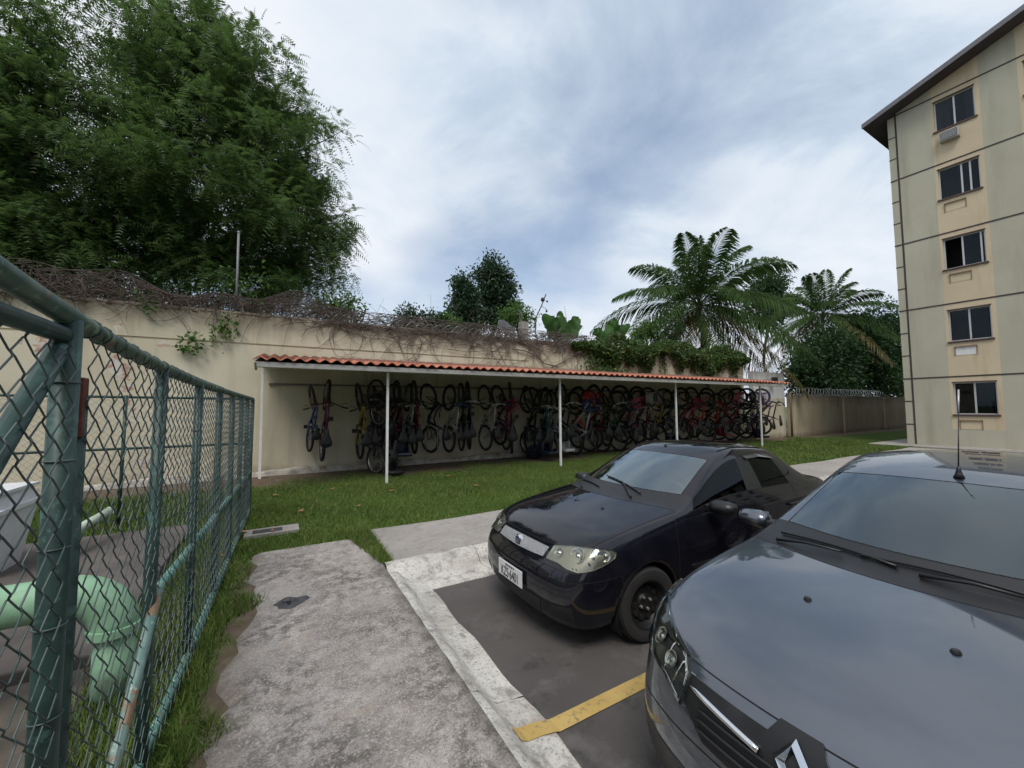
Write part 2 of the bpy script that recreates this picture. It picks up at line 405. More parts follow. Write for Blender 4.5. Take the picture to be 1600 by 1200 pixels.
# ------------------------------------------------------------------ manhole, drain hole, fallen leaves
t = thing('inspection_cover', 'dark inspection cover in a pale concrete frame set in the grass by the fence', 'manhole cover', (-.05, 6.5, 0))
mb = MB()
for a in ((-.34, .30, 6.34, 6.40), (-.34, .30, 6.60, 6.66), (-.34, -.25, 6.40, 6.60), (.10, .30, 6.40, 6.60)): mb.box(a[0], a[1], a[2], a[3], -.05, .034)
mb.build('frame', MWALK, t); MB().bbox(-.245, .095, 6.405, 6.595, -.04, .028, .006).build('lid', simple('cover_iron', (.045, .045, .048), .7), t)
t = thing('drain_collar', 'black crumpled rubber collar round a drain hole in the path', 'drain', (.14, 4.05, .012))
V = []; mb = MB()
for i in range(28):
    a = 2*math.pi*i/28; w = 1+.16*math.sin(3*a+.5)+.08*math.sin(7*a)
    V.append([(.14+.040*math.cos(a)-.02, 4.05+.036*math.sin(a), -.02), (.14+.047*math.cos(a)*w-.015, 4.05+.044*math.sin(a)*w, .03+.012*math.sin(5*a)), (.14+.105*math.cos(a)*w, 4.05+.082*math.sin(a)*w, .028+.012*math.sin(4*a+1)), (.14+.125*math.cos(a)*w, 4.05+.098*math.sin(a)*w, .013)])
mb.grid(V+[V[0]]).build('rubber_sheet', simple('drain_rubber', (.05, .05, .055), .55), t, True)
MB().lathe([(.0, .0), (.040, .0), (.042, .004)], (.11, 4.05, .0155), n=20).build('hole', simple('drain_dark', (.006, .006, .006), 1.), t)

# ------------------------------------------------------------------ main boundary wall
bw = thing('boundary_wall', 'tall cream rendered wall running behind the bicycle shelter', 'wall', (2, 12, 0))
mb = MB(); mb.box(-18, 21.0, 12.0, 12.28, -.3, 3.30)
mb.box(-18, 7.7, 12.03, 12.28, 3.30, 3.345).box(7.7, 21.0, 12.0, 12.28, 3.30, 3.345); mb.box(-18, 21.0, 12.0, 12.28, 3.345, 4.12)
mb.build('wall_face', MWALL, bw)
rows = []
for i in range(160):
    x_ = -18 + i*(38.5/159); a = .11+.035*math.sin(x_*2.3)+.03*random.random()
    rows.append([(x_, 11.90+.012*random.random(), -.06), (x_, 11.925+.02*random.random(), a*.7), (x_, 11.95, a), (x_, 12.02, a+.02)])
MB().grid(rows).build('footing', simple('rough_footing', (.42, .39, .34), .95, var=.35, scale=5, bump=.6, bscale=25, dirt=((.19, .13, .085), .53)), bw)
pw = thing('pier_wall', 'tall wall stretch with white upper half at the right end of the shelter', 'wall', (22, 11.2, 0))
MB().box(21.0, 24.0, 11.5, 11.75, -.3, 2.08).build('lower_face', MWALL, pw); MB().box(21.0, 24.0, 11.503, 11.75, 2.08, 3.45).build('upper_face', MWHITEW, pw)
fw = thing('far_wall', 'low stained tan wall between the shelter and the apartment block', 'wall', (30, 11.2, 0))
MB().box(24.0, 62, 11.22, 11.42, -.3, 2.26).build('wall_face', MWALL2, fw)
for xx in (24.15, 30.2, 36.5): MB().bbox(xx, xx+.28, 11.12, 11.3, -.3, 2.2, .015).build('pilaster', MWALL2, fw)
t = thing('drain_pipe', 'brown drain pipe standing against the tan wall beside its pale end', 'pipe', (23.7, 11.1, 0))
MB().tube([(23.7, 11.08, -.1), (23.7, 11.08, 2.33), (23.78, 11.08, 2.38), (24.1, 11.08, 2.36)], .055, 8).build('pipe', simple('brown_pipe', (.16, .115, .08), .7), t, True)
t = thing('floodlight', 'small black floodlight on a thin arm on the white wall', 'lamp', (21.9, 11.2, 3.05))
MB().tube([(21.2, 11.49, 2.9), (21.6, 11.28, 3.02), (22.3, 11.26, 3.05)], .018, 6).build('arm', MSTEEL, t, True); MB().bbox(22.3, 22.7, 11.16, 11.3, 2.95, 3.17, .02).build('lamp_head', MBLACKP, t)

# ------------------------------------------------------------------ razor wire
def coil(name, label, x0, x1, y, z, r, pitch, seed):
    rs = np.random.default_rng(seed); k = int((x1-x0)/pitch*26); th = np.arange(k)*2*np.pi/26
    X = x0 + th/(2*np.pi)*pitch + .03*np.sin(th*.21)
    rr = r*(1+.10*np.sin(th*.173+1)+.05*np.sin(th*.41)); P = np.stack([X+.10*np.sin(th+.6), y+rr*np.sin(th)*.8, z+rr*np.cos(th)], 1)
    V, F = np_tubes([P], [.010], 4)
    # small barbs
    idx = np.arange(3, k, 3); c = P[idx]; d = rs.normal(size=(len(idx), 3)); d /= np.linalg.norm(d, axis=1)[:, None]
    B = np.concatenate([c-d*.035, c+d*.035, c+np.roll(d, 1, 1)*.012], 1).reshape(-1, 3)
    t = thing(name, label, 'razor wire', ((x0+x1)/2, y, z-r))
    child('wire', mesh_np('wire', V, F, MGALV, True, ORG[t.name]), t)
    o = len(V); FB = np.arange(len(B)).reshape(-1, 3); child('barbs', mesh_np('barbs', B, FB, MGALV, False, ORG[t.name]), t, 'stuff')
coil('razor_wire', 'bright razor wire coil along the low tan wall', 24.3, 36.5, 11.32, 2.26+.20, .21, .36, 1)
coil('razor_wire', 'razor wire coil on top of the white wall stretch', 20.9, 24.3, 11.62, 3.45+.22, .24, .34, 2)
coil('razor_wire', 'razor wire coil crossing bare wall top beside the dry vine heap', 0.2, 3.2, 12.14, 4.12+.12, .13, .14, 3)
coil('razor_wire', 'razor wire coil half buried in grey creeper above the middle of the wall', 3.2, 12.0, 12.14, 4.12+.10, .11, .30, 4)

# ------------------------------------------------------------------ bicycle shelter
sh = thing('bicycle_shelter', 'long lean-to shelter with red clay roof tiles on thin white posts', 'shelter', (9, 10.5, 0))
EY, EZ, WY, WZ = 8.95, 2.60, 12.0, 3.03
SL = math.atan2(WZ-EZ, WY-EY); SX0, SX1 = -.42, 19.2
for px_ in (2.15, 7.0, 12.05, 17.4):
    MB().bbox(px_-.026, px_+.026, 9.25, 9.302, -.05, 2.50, .004).build('post', MWHITE, sh)
MB().bbox(-.36, -.30, 11.56, 11.62, -.05, 2.84, .004).build('post', MWHITE, sh)
MB().bbox(17.9, 17.96, 11.8, 11.86, -.05, 2.90, .004).build('post', MWHITE, sh)
MB().box(SX0+.06, SX1-.1, 9.25, 9.30, 2.503, 2.60).build('front_beam', MWHITE, sh)
MB().box(SX0+.06, SX1-.1, 8.985, 9.005, 2.49, 2.585).build('fascia', simple('grey_fascia', (.36, .35, .33), .6), sh)
MB().box(SX0+.06, SX1+1.3, 11.92, 11.98, 2.83, 2.95).build('wall_plate', MWHITE, sh)
for yy in (9.9, 10.6, 11.3):
    z_ = EZ + (yy-EY)*math.tan(SL); MB().box(SX0+.05, SX1-.08, yy-.02, yy+.02, z_-.075, z_-.03).build('purlin', MWHITE, sh)
rot = Matrix.Rotation(SL, 3, 'X')
for px_ in [-.33, 2.15, 4.6, 7.0, 9.5, 12.05, 14.7, 17.4]:
    mb = MB(); mb.box(px_-.025, px_+.025, 9.0, 11.95, 2.50, 2.56, rot, (px_, 9.0, 2.53)); mb.build('rafter', MWHITE, sh)
MB().add([(-.40, 9.0, 2.57), (-.40, 9.35, 2.45), (-.36, 9.0, 2.57), (-.36, 9.35, 2.45), (-.40, 9.35, 2.58), (-.36, 9.35, 2.58)], [(0, 1, 4), (2, 5, 3), (0, 2, 3, 1), (1, 3, 5, 4)]).build('bracket', MSTEEL, sh)
# tiles
n = N('clay_tile'); rnd = objrand(n)
c = n.mix(rnd, (.40, .125, .072), (.58, .215, .130)); c = n.mix(n.math('MULTIPLY', n.noise(14, 6, .65, None, .50, .68), .6), c, (.16, .085, .06))
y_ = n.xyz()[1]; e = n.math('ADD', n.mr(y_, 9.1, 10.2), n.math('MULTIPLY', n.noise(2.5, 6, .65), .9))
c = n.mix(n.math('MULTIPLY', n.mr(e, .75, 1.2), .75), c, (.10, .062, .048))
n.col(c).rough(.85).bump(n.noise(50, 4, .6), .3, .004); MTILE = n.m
TP, TL = .2253, .40
us = np.linspace(0, 1, 11); hs = .030*(1-np.cos(2*np.pi*us))
mb = MB(); V = []
for v_, lift in ((0, .012), (TL+.045, .0)):
    for th in (0, -.014):
        V += [((u*1.06-.03)*TP, v_, h+lift+th) for u, h in zip(us, hs)]
k = 11; F = []
for j in range(k-1):
    F += [(j, j+1, 2*k+j+1, 2*k+j), (k+j, 3*k+j, 3*k+j+1, k+j+1), (j, k+j, k+j+1, j+1), (2*k+j, 2*k+j+1, 3*k+j+1, 3*k+j)]
F += [(0, 2*k, 3*k, k), (k-1, 2*k-1, 4*k-1, 3*k-1)]
mb.add(V, F); tile_me = mb.mesh('roof_tile', MTILE, 'auto')
ncol = int((SX1-SX0)/TP); nrow = 8
BV = np.array([Vector(p) for p in V]); BF = np.array(F[:]); restV = []; restF = []
for r_ in range(nrow):
    for c_ in range(ncol + int(r_*1.0)):
        s_ = r_*(3.07/nrow); p = Vector((SX0+c_*TP, EY+s_*math.cos(SL), EZ+.012+s_*math.sin(SL)))
        a = SL + random.uniform(-.012, .012); jz = random.uniform(-.006, .006)
        Mx = Matrix.Translation(p+Vector((random.uniform(-.006, .006), random.uniform(-.015, .015), .004))) @ Matrix.Rotation(a, 4, 'X') @ Matrix.Rotation(jz, 4, 'Z')
        if r_ < 3 and len(restV) >= 0:
            o = link(bpy.data.objects.new('roof_tile', tile_me), sh); o.matrix_local = Matrix.Translation(-ORG[sh.name]) @ Mx
        else:
            A = np.array(Mx); restF.append(BF + len(restV)*len(BV)); restV.append(BV @ A[:3, :3].T + A[:3, 3])
child('upper_roof_tiles', mesh_np('upper_roof_tiles', np.concatenate(restV), np.concatenate(restF), MTILE, False, ORG[sh.name]), sh, 'stuff')
MB().add([(SX0+.02, EY+.05, EZ-.01), (SX1-.02, EY+.05, EZ-.01), (SX1+1.4, WY-.01, WZ-.012), (SX0+.02, WY-.01, WZ-.012)], [(0, 1, 2, 3)]).build('ceiling_board', simple('roof_boards', (.62, .60, .56), .9), sh)  # boards set pale as a reflector, bouncing light under the roof

# ------------------------------------------------------------------ apartment block
FX = 22.9
n = N('sage_render'); c = n.mix(n.noise(.5, 5, .6, None, .35, .65), (.43, .405, .315), (.48, .455, .36))
c = n.mix(n.math('MULTIPLY', n.noise(1, 6, .6, n.map(n.pos, sc=(1.5, 1.5, .2)), .50, .72), .6), c, (.30, .28, .21)); n.col(c).rough(.9).bump(n.noise(25, 5, .6), .2, .01); MSAGE = n.m
n = N('ochre_render'); c = n.mix(n.noise(.7, 5, .6, None, .35, .65), (.56, .46, .315), (.62, .51, .355))
c = n.mix(n.math('MULTIPLY', n.noise(1, 6, .6, n.map(n.pos, sc=(2.5, 2.5, .3)), .55, .75), .5), c, (.38, .27, .15)); n.col(c).rough(.9).bump(n.noise(25, 5, .6), .2, .01); MOCH = n.m
MBRN = simple('brown_groove', (.055, .042, .040), .8)
MROOF = simple('dark_fascia', (.075, .062, .070), .7, scale=2)
ab = thing('apartment_block', 'five storey sage and ochre apartment block with gable roof at the right', 'building', (30, 0, 0))
YS = [6.32, 4.98, 4.90, 3.78, 3.65, 2.73, 2.60, 1.48, 1.35, -7.7]
SILL = [1.29, 4.15, 7.04, 9.91, 12.75]; WT = 1.24
ZS = [-.2, .72]
for s_ in SILL: ZS += [s_, s_+WT]
ZS += [14.2]
m1, m2a, m2b = MB(), MB(), MB()
for i in range(len(YS)-1):
    for j in range(len(ZS)-1):
        y0, y1, z0, z1 = YS[i], YS[i+1], ZS[j], ZS[j+1]
        band = (i in (1, 2, 3, 5, 6, 7)) and j >= 1; hole = i in (2, 6) and j >= 2 and j % 2 == 0 and j < len(ZS)-2
        if hole:
            q = [(y0, z0), (y1, z0), (y1, z1), (y0, z1)]
            rev = MB()
            for a in range(4): (ya, za), (yb, zb) = q[a], q[(a+1) % 4]; rev.add([(FX, ya, za), (FX, yb, zb), (FX+.2, yb, zb), (FX+.2, ya, za)], [(0, 1, 2, 3)])
            rev.build('window_reveal', MOCH, ab)
        else: ((m2a if i < 5 else m2b) if band else m1).add([(FX, y0, z0), (FX, y1, z0), (FX, y1, z1), (FX, y0, z1)], [(0, 1, 2, 3)])
RS = .322; RIDGE = -.7; zr = lambda y: 14.20 + (6.32 - y)*RS if y > RIDGE else 14.20 + (6.32-RIDGE)*RS - (RIDGE-y)*RS
ys = YS[:-1] + [RIDGE, -7.7]
for i in range(len(ys)-1):
    y0, y1 = ys[i], ys[i+1]; ((m2a if i < 5 else m2b) if i in (1, 2, 3, 5, 6, 7) else m1).add([(FX, y0, 14.2), (FX, y1, 14.2), (FX, y1, max(14.2, zr(y1))), (FX, y0, max(14.2, zr(y0)))], [(0, 1, 2, 3)])
m1.box(FX+.9, 46, 6.1, 6.32, -.2, 14.2); m1.add([(FX, 6.32, -.2), (46, 6.32, -.2), (46, 6.32, 14.2), (FX, 6.32, 14.2)], [(0, 1, 2, 3)]); m1.add([(FX, -7.7, -.2), (46, -7.7, -.2), (46, -7.7, 14.2), (FX, -7.7, 14.2)], [(0, 1, 2, 3)])
m1.build('wall', MSAGE, ab); m2a.build('window_band', MOCH, ab); m2b.build('window_band', MOCH, ab)
rf = MB()
for sgn in (1, -1):
    ye = RIDGE + sgn*(6.98-RIDGE); ze = zr(RIDGE)-(6.98-RIDGE)*RS; zt = zr(RIDGE)
    for (dz0, dz1) in ((0.0, .17),):
        rf.add([(22.3, ye, ze+dz0), (47, ye, ze+dz0), (47, RIDGE, zt+dz0), (22.3, RIDGE, zt+dz0), (22.3, ye, ze+dz1), (47, ye, ze+dz1), (47, RIDGE, zt+dz1), (22.3, RIDGE, zt+dz1)],
               [(0, 1, 2, 3), (4, 7, 6, 5), (0, 4, 5, 1), (0, 3, 7, 4), (1, 5, 6, 2), (3, 2, 6, 7)])
roof_o = rf.build('roof', MROOF, ab)
mb = MB()
for k in range(2):
    pass
mb.add([(22.27, 7.0, zr(7.0)-.0), (22.27, RIDGE, zr(RIDGE)), (22.27, RIDGE, zr(RIDGE)+.2), (22.27, 7.0, zr(7.0)+.2), (22.24, 7.0, zr(7.0)), (22.24, RIDGE, zr(RIDGE)), (22.24, RIDGE, zr(RIDGE)+.2), (22.24, 7.0, zr(7.0)+.2)], [(0, 1, 2, 3), (4, 7, 6, 5), (0, 4, 5, 1), (2, 6, 7, 3), (0, 3, 7, 4), (1, 5, 6, 2)])
mb.build('verge_board', simple('grey_verge', (.15, .145, .16), .6), roof_o)
for z_ in (2.77, 5.66, 8.51, 11.37, 14.22): MB().box(FX-.012, FX+.02, -7.7, 6.33, z_-.026, z_+.026).build('string_band', MBRN, ab)
MB().box(FX-.010, FX+.02, 6.03, 6.09, 0, 14.3).build('corner_band', MBRN, ab)
z_ = .87
while z_ < 14:
    if all(abs(z_-g) > .2 for g in (2.77, 5.66, 8.51, 11.37, 14.22)): MB().box(FX-.008, FX+.02, 6.09, 6.33, z_-.022, z_+.022).build('quoin_band', MBRN, ab)
    z_ += .955
MALU = simple('window_aluminium', (.52, .52, .52), .4, .3, var=.08); MSILL = simple('brown_sill', (.085, .05, .045), .6)
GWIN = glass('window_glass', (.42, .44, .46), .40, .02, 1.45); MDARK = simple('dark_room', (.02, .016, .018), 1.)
MCURT = [simple('pale_curtain', (.55, .56, .58), .9, scale=4), simple('blue_grey_curtain', (.10, .12, .145), .9), simple('pink_curtain', (.34, .24, .24), .9), simple('wine_curtain', (.085, .012, .022), .9), simple('black_curtain', (.015, .014, .02), 1.)]
for ci, (ya, yb) in enumerate(((4.90, 3.78), (2.60, 1.48))):
    for k, s_ in enumerate(SILL):
        z0, z1 = s_, s_+WT; xf = FX+.09
        mb = MB()
        mb.box(xf, xf+.05, yb, ya, z0, z0+.045).box(xf, xf+.05, yb, ya, z1-.04, z1); mb.box(xf, xf+.05, ya-.045, ya, z0+.045, z1-.04).box(xf, xf+.05, yb, yb+.045, z0+.045, z1-.04)
        mull = [(ya+yb)/2] if k != 3 else [ya-.63, ya-.86]
        if k == 2: mull = [ya-.52, yb+.12]
        for m_ in mull: mb.box(xf-.01, xf+.04, m_-.025, m_+.025, z0+.045, z1-.04)
        w = mb.build('window', MALU if k not in (3, 4) or ci else MALU, ab)
        ed = [ya-.045] + [m_ for m_ in mull] + [yb+.045]
        for q in range(len(ed)-1):
            if k == 2 and q == 0 and ci == 0: continue        # sash slid open
            MB().box(xf+.012, xf+.018, ed[q+1]+.025, ed[q]-.025, z0+.045, z1-.04).build('pane', GWIN, w)
        MB().bbox(FX-.05, FX+.09, yb-.05, ya+.05, z0-.06, z0+.005, .008).build('sill', MSILL, w)
        MB().box(FX-.012, FX+.03, yb-.02, ya+.02, z1, z1+.035).build('lintel_trim', MSILL, w)
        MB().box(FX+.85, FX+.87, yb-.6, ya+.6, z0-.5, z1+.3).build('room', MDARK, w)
        cur = {4: [(0, .38, 0), (.74, 1., 0), (.38, .74, 1)], 3: [(0, .5, 1), (.5, 1, 4)], 2: [(.45, .8, 1), (.8, 1., 2)], 1: [(0, .45, 3), (.45, 1, 4)], 0: [(0, 1, 4)]}[k]  # near-black sheets stand in for the shade of unlit rooms
        for a, b, mi in cur:
            P = []
            for q in range(25):
                u = a+(b-a)*q/24; P.append([(FX+.22+.02*math.sin(q*1.7+k), ya+(yb-ya)*u, z0+.02), (FX+.22+.025*math.sin(q*1.7+k+.4), ya+(yb-ya)*u, z1)])
            MB().grid(P).build('curtain', MCURT[mi], w, True)
        # air conditioner slot below each window
        yc = (ya+yb)/2+.14 if ci == 0 else (ya+yb)/2; zt = z0-.2
        if k == 4:
            a = MB().bbox(FX-.22, FX+.1, yc-.27, yc+.27, zt-.38, zt, .01).build('air_conditioner', simple('ac_case', (.42, .40, .36), .6), ab)
            MB().bbox(FX-.235, FX-.2, yc-.23, yc+.23, zt-.34, zt-.04, .008).build('grille', simple('ac_grille', (.06, .06, .06), .6), a)
            for q in range(6): MB().box(FX-.245, FX-.232, yc-.22, yc+.22, zt-.32+q*.045, zt-.305+q*.045).build('slat', MALU, a)
        else:
            mb = MB().box(FX-.05, FX+.01, yc-.30, yc+.30, zt-.045, zt).box(FX-.022, FX+.01, yc-.30, yc-.27, zt-.36, zt-.045).box(FX-.022, FX+.01, yc+.27, yc+.30, zt-.36, zt-.045)
            a = mb.build('air_conditioner_slot', simple('slot_trim', (.27, .19, .12), .8), ab)
            MB().box(FX-.008, FX+.005, yc-.27, yc+.27, zt-.36, zt-.045).build('cover', MWHITE if k == 1 else MOCH, a)

# ------------------------------------------------------------------ the estate's other blocks, behind the camera (seen in the cars; the left one added to darken the window panes)
def other_block(label, x0, x1, y0, y1, face):
    t = thing('apartment_block', label, 'building', ((x0+x1)/2, (y0+y1)/2, 0))
    MB().box(x0, x1, y0, y1, -.3, 14.3).build('wall', MSAGE, t); MB().box(x0-.5, x1+.5, y0-.5, y1+.5, 14.3, 14.7).build('roof', MROOF, t)
    L = (x1-x0) if face == 'y' else (y1-y0); k = int(L/3.2); mg = MB().box(0, .06, 0, 1.2, 0, 1.24).mesh('window', MATS['black_curtain'])
    for i in range(k):
        for z_ in SILL:
            o = link(bpy.data.objects.new('window', mg), t); u = 1.0+i*3.2
            if face == 'y': o.matrix_local = Matrix.Translation(Vector((x0+u, y1-.02, z_))-ORG[t.name]) @ Matrix.Rotation(math.pi/2, 4, 'Z') @ Matrix.Translation((0, -1.2, 0))
            else: o.matrix_local = Matrix.Translation(Vector((x1-.02, y0+u, z_))-ORG[t.name])
    for z_ in (2.77, 5.66, 8.51, 11.37): (MB().box(x0, x1, y1-.01, y1+.015, z_-.035, z_+.035) if face == 'y' else MB().box(x1-.01, x1+.015, y0, y1, z_-.035, z_+.035)).build('string_band', MBRN, t)
other_block('long sage apartment block across the car park behind the viewer', -8, 24, -42, -29, 'y')
other_block('sage apartment block past the car park end behind the viewer', 30, 64, -42, -22, 'y')
other_block('sage apartment block beyond the fenced yard behind the viewer at left', -46, -24, -34, -3, 'x')  # unseen block added so the facade panes mirror less sky
# ------------------------------------------------------------------ green chain link fence
def m_green(name, a, b, rust, rlo):
    n = N(name); c = n.mix(n.noise(6, 6, .6, None, .35, .65), a, b)
    c = n.mix(n.noise(17, 6, .65, None, .56, .62), c, mul(b, 1.6))
    c = n.mix(n.noise(9, 7, .68, n.map(n.pos, (3, 1, 7)), rlo, rlo+.05), c, n.mix(n.noise(40, 3, .6), (.17, .085, .045), (.26, .175, .10)))
    n.col(c).rough(.5).bump(n.noise(60, 5, .6), .25, .003); return n.m
MGRN = m_green('green_post_paint', (.009, .030, .028), (.030, .072, .058), None, .64)
MRAIL = m_green('faded_rail_paint', (.030, .075, .062), (.12, .165, .115), None, .60)
MTEAL = m_green('teal_rail_paint', (.06, .17, .15), (.14, .26, .22), None, .60)
n = N('green_wire_coating'); c = n.mix(n.noise(3, 4, .6, None, .4, .6), (.028, .055, .052), (.085, .115, .112)); n.col(c).rough(.42); MWIRE = n.m
FA, FB = np.array([-.53, 1.64]), np.array([-.36, 7.9])
def fpt(y): t = (y-FA[1])/(FB[1]-FA[1]); return FA + (FB-FA)*t
def chain(p0, p1, z0, z1, cell=.099, r=.0023, sub=3, n=4, seed=0, sag=.012):
    rs = np.random.default_rng(seed); p0, p1 = np.array(p0, float), np.array(p1, float); L = np.linalg.norm(p1-p0); d = (p1-p0)/L; nr = np.array([d[1], -d[0]])
    hw = cell/2; K = int(L/hw); J = int((z1-z0)/hw); polys = []
    for k in range(K):
        pts = []
        for j in range(J+1):
            a = (k + (j+k) % 2)*hw; zc = z0 + j*hw
            if sub == 1: pts.append((a, zc, 0))
            else:
                sgn = 1 if (j+k) % 2 else -1
                pts += [(a - sgn*.0045, zc-.007, .0035*(1 if j % 2 else -1)), (a - sgn*.0015, zc+.0, 0.), (a - sgn*.0045, zc+.007, -.0035*(1 if j % 2 else -1))]
        A = np.array(pts); s_ = A[:, 0] + .006*np.sin(A[:, 1]*5+k*.11); z_ = A[:, 1] + .008*np.sin(A[:, 0]*3.1) 
        o = A[:, 2] + sag*np.sin(A[:, 0]*2.3+seed)*np.sin(A[:, 1]*2.1)
        polys.append(np.column_stack([p0[0]+d[0]*s_+nr[0]*o, p0[1]+d[1]*s_+nr[1]*o, z_]))
    return np_tubes(polys, [r]*len(polys), n)
cf = thing('chain_link_fence', 'green chain link fence along the path with pipe posts and rails', 'fence', (-.45, 4.8, 0))
org = ORG[cf.name]
FT = 1.905
def rz(y): return 1.85 + .14*math.exp(-(y-1.3)/1.1)
rail_pts = [(*fpt(y), rz(max(y, .9))) for y in np.linspace(.2, 7.95, 40)]
MB().tube(rail_pts, .0285, 12).build('top_rail', MRAIL, cf, True)
MB().tube([(*fpt(y), .06+.008*math.sin(y*3)) for y in np.linspace(1.66, 7.9, 24)], .021, 10).build('bottom_rail', MTEAL, cf, True)
MB().tube([(*fpt(y), .78-.02*(y-2.6)) for y in np.linspace(2.62, 7.9, 12)], .021, 10).build('middle_rail', MTEAL, cf, True)
a_, b_ = fpt(2.62), fpt(1.70)
MB().tube([(a_[0]+.02, a_[1], .80), (b_[0]+.02, b_[1]+.10, .05)], .021, 10).build('brace', m_green('rusty_rail_paint', (.10, .19, .17), (.22, .30, .26), None, .53), cf, True)
posts_y = [1.64, 2.62, 3.5, 4.48, 5.42, 6.3, 7.12, 7.9]
def ties(mb, x, y, r, zs):
    for z in zs: mb.torus((x, y, z), r+.002, .0028, 'z', 14, 5)
for i, y in enumerate(posts_y):
    x, y2 = fpt(y); r = .031 if i == 0 else .026
    lean = random.uniform(-.012, .012)
    p = MB().tube([(x, y2-(.10 if i == 1 else 0), -.2), (x, y2-(.05 if i == 1 else 0), .9), (x+lean, y2, rz(y)-.01)], r, 14).build('post', MGRN, cf, True)
    if i < 4:
        mb = MB(); ties(mb, x, y2, r, [.16+.23*k+random.uniform(-.02, .02) for k in range(8)]); mb.build('tie_wires', MWIRE, p, True, 'stuff')
x, y = fpt(1.725); MB().tube([(x, y, -.2), (x+.004, y, 1.72)], .021, 10).build('stiffener_post', MGRN, cf, True)
mb = MB()
for y in np.arange(1.75, 4.6, .14):
    x, y2 = fpt(y+random.uniform(-.03, .03)); P = [(x+.031*math.cos(q), y2+.006*math.sin(2*q), rz(y2)+.031*math.sin(q)) for q in np.linspace(0, 2*math.pi, 11)[:-1]]; mb.tube(P, .0026, 5, True)
mb.build('rail_ties', MWIRE, cf, True, 'stuff')
x, y = fpt(1.70); MB().bbox(x-.012, x+.022, y-.004, y+.04, 1.60, 1.78, .004).build('hinge_plate', simple('rust_red', (.13, .035, .02), .8, var=.4, scale=30), cf)
V, F = chain(fpt(1.70)+[.03, 0], fpt(7.88)+[.025, 0], .05, 1.87, n=5, seed=3)
V[:, 2] = .05+(V[:, 2]-.05)*((1.85+.14*np.exp(-(V[:, 1]-1.3)/1.1))-.06)/1.80
child('chain_link_mesh', mesh_np('chain_link_mesh', V, F, MWIRE, True, org), cf, 'stuff')
gt = thing('fence_panel', 'green chain link panel with diagonal brace at the left edge of the picture', 'fence', (-.55, 1.1, 0))
g0, g1 = fpt(1.62), fpt(.35)
MB().tube([(*g0, 1.895), (*g1, 1.91)], .024, 12).build('top_bar', MTEAL if False else MGRN, gt, True)
MB().tube([(*g0, .12), (*g1, .12)], .024, 12).build('bottom_bar', MGRN, gt, True)
for g in (g1,): MB().tube([(*g, .1), (*g, 1.91)], .024, 12).build('stile', MGRN, gt, True)
MB().tube([(g0[0], g0[1]-.02, 1.855), (g1[0], g1[1]+.05, .55)], .024, 12).build('brace', MGRN, gt, True)
V, F = chain(g0+[.028, 0], g1+[.028, 0], .12, 1.87, n=5, seed=9)
child('chain_link_mesh', mesh_np('chain_link_mesh', V, F, MWIRE, True, ORG[gt.name]), gt, 'stuff')
bf = thing('chain_link_fence', 'thin green chain link fence crossing behind the green pipes', 'fence', (-4, 7.95, 0))
for z in (1.90, 1.12, .10): MB().tube([(-.36, 7.95, z-.05*(z > 1.5)), (-4, 7.95, z), (-9.5, 7.95, z+.03)], .018 if z > .5 else .008, 8).build('rail', MGRN, bf, True)
for x in (-1.92, -3.3, -4.7, -6.1, -7.5, -9.0): MB().tube([(x-.02, 7.95, -.1), (x, 7.95, 1.9)], .022, 8).build('post', MGRN, bf, True)
V, F = chain((-.4, 7.93), (-9.4, 7.93), .06, 1.88, .085, .0017, 1, 3, 5)
child('chain_link_mesh', mesh_np('chain_link_mesh', V, F, MWIRE, False, ORG[bf.name]), bf, 'stuff')

# ------------------------------------------------------------------ yard pipes and bin
MPIPE = simple('mint_pipe_paint', (.22, .38, .245), .5, var=.25, scale=4, dirt=((.11, .14, .09), .55))
gp = thing('green_pipe', 'thick mint green pipe with elbow and domed valve inside the fence', 'pipe', (-1.3, 3.35, 0))
arc = lambda c, r, a0, a1, ax, n=9: [(c[0]+ax[0]*r*math.cos(R(a)), c[1]+ax[1]*r*math.cos(R(a)), c[2]+r*math.sin(R(a))) for a in np.linspace(a0, a1, n)]
MB().tube([(-.80, 3.32, -.1), (-.80, 3.32, .41)], .095, 20).build('riser', MPIPE, gp, True)
MB().tube(arc((-1.02, 3.32, .40), .22, 0, 90, (1, 0)) + [(-1.5, 3.32, .62)], .112, 20).build('elbow', MPIPE, gp, True)
MB().lathe([(.0, 0), (.13, 0), (.13, .045), (.0, .045)], (-.80, 3.32, .375), n=24).build('flange', MPIPE, gp, 'auto')
MB().lathe([(.0, 0), (.165, 0), (.165, .03), (.0, .03)], (-1.45, 3.32, .62), 'x', 24).build('flange', MPIPE, gp, 'auto')
v = MB().lathe([(.12, -.18), (.15, -.1), (.155, .02), (.15, .08), (.185, .085), (.185, .125), (.15, .13), (.14, .20), (.10, .30), (.055, .36), (.04, .40)], (-1.72, 3.32, .66), n=24).build('valve_body', MPIPE, gp, 'auto')
MB().tube([(-1.72, 3.32, 1.02), (-1.72, 3.32, 1.42)], .030, 12).build('stem', MPIPE, v, True)
for a in range(8):
    q = a*math.pi/4; MB().lathe([(.0, 0), (.014, 0), (.014, .06), (0, .06)], (-1.72+.168*math.cos(q), 3.32+.168*math.sin(q), .735), n=6).build('bolt', MPIPE, v)
MB().tube([(-1.85, 3.32, .62), (-2.9, 3.32, .62), (-3.4, 3.32, .62)], .112, 20).build('run', MPIPE, gp, True)
MB().tube([(-2.1, 3.32, .55), (-2.1, 3.32, -.1)], .08, 16).build('support', MPIPE, gp, True)
t = thing('pale_pipe', 'pale green pipe stub sloping up beside the yard slab', 'pipe', (-1.9, 6.5, 0))
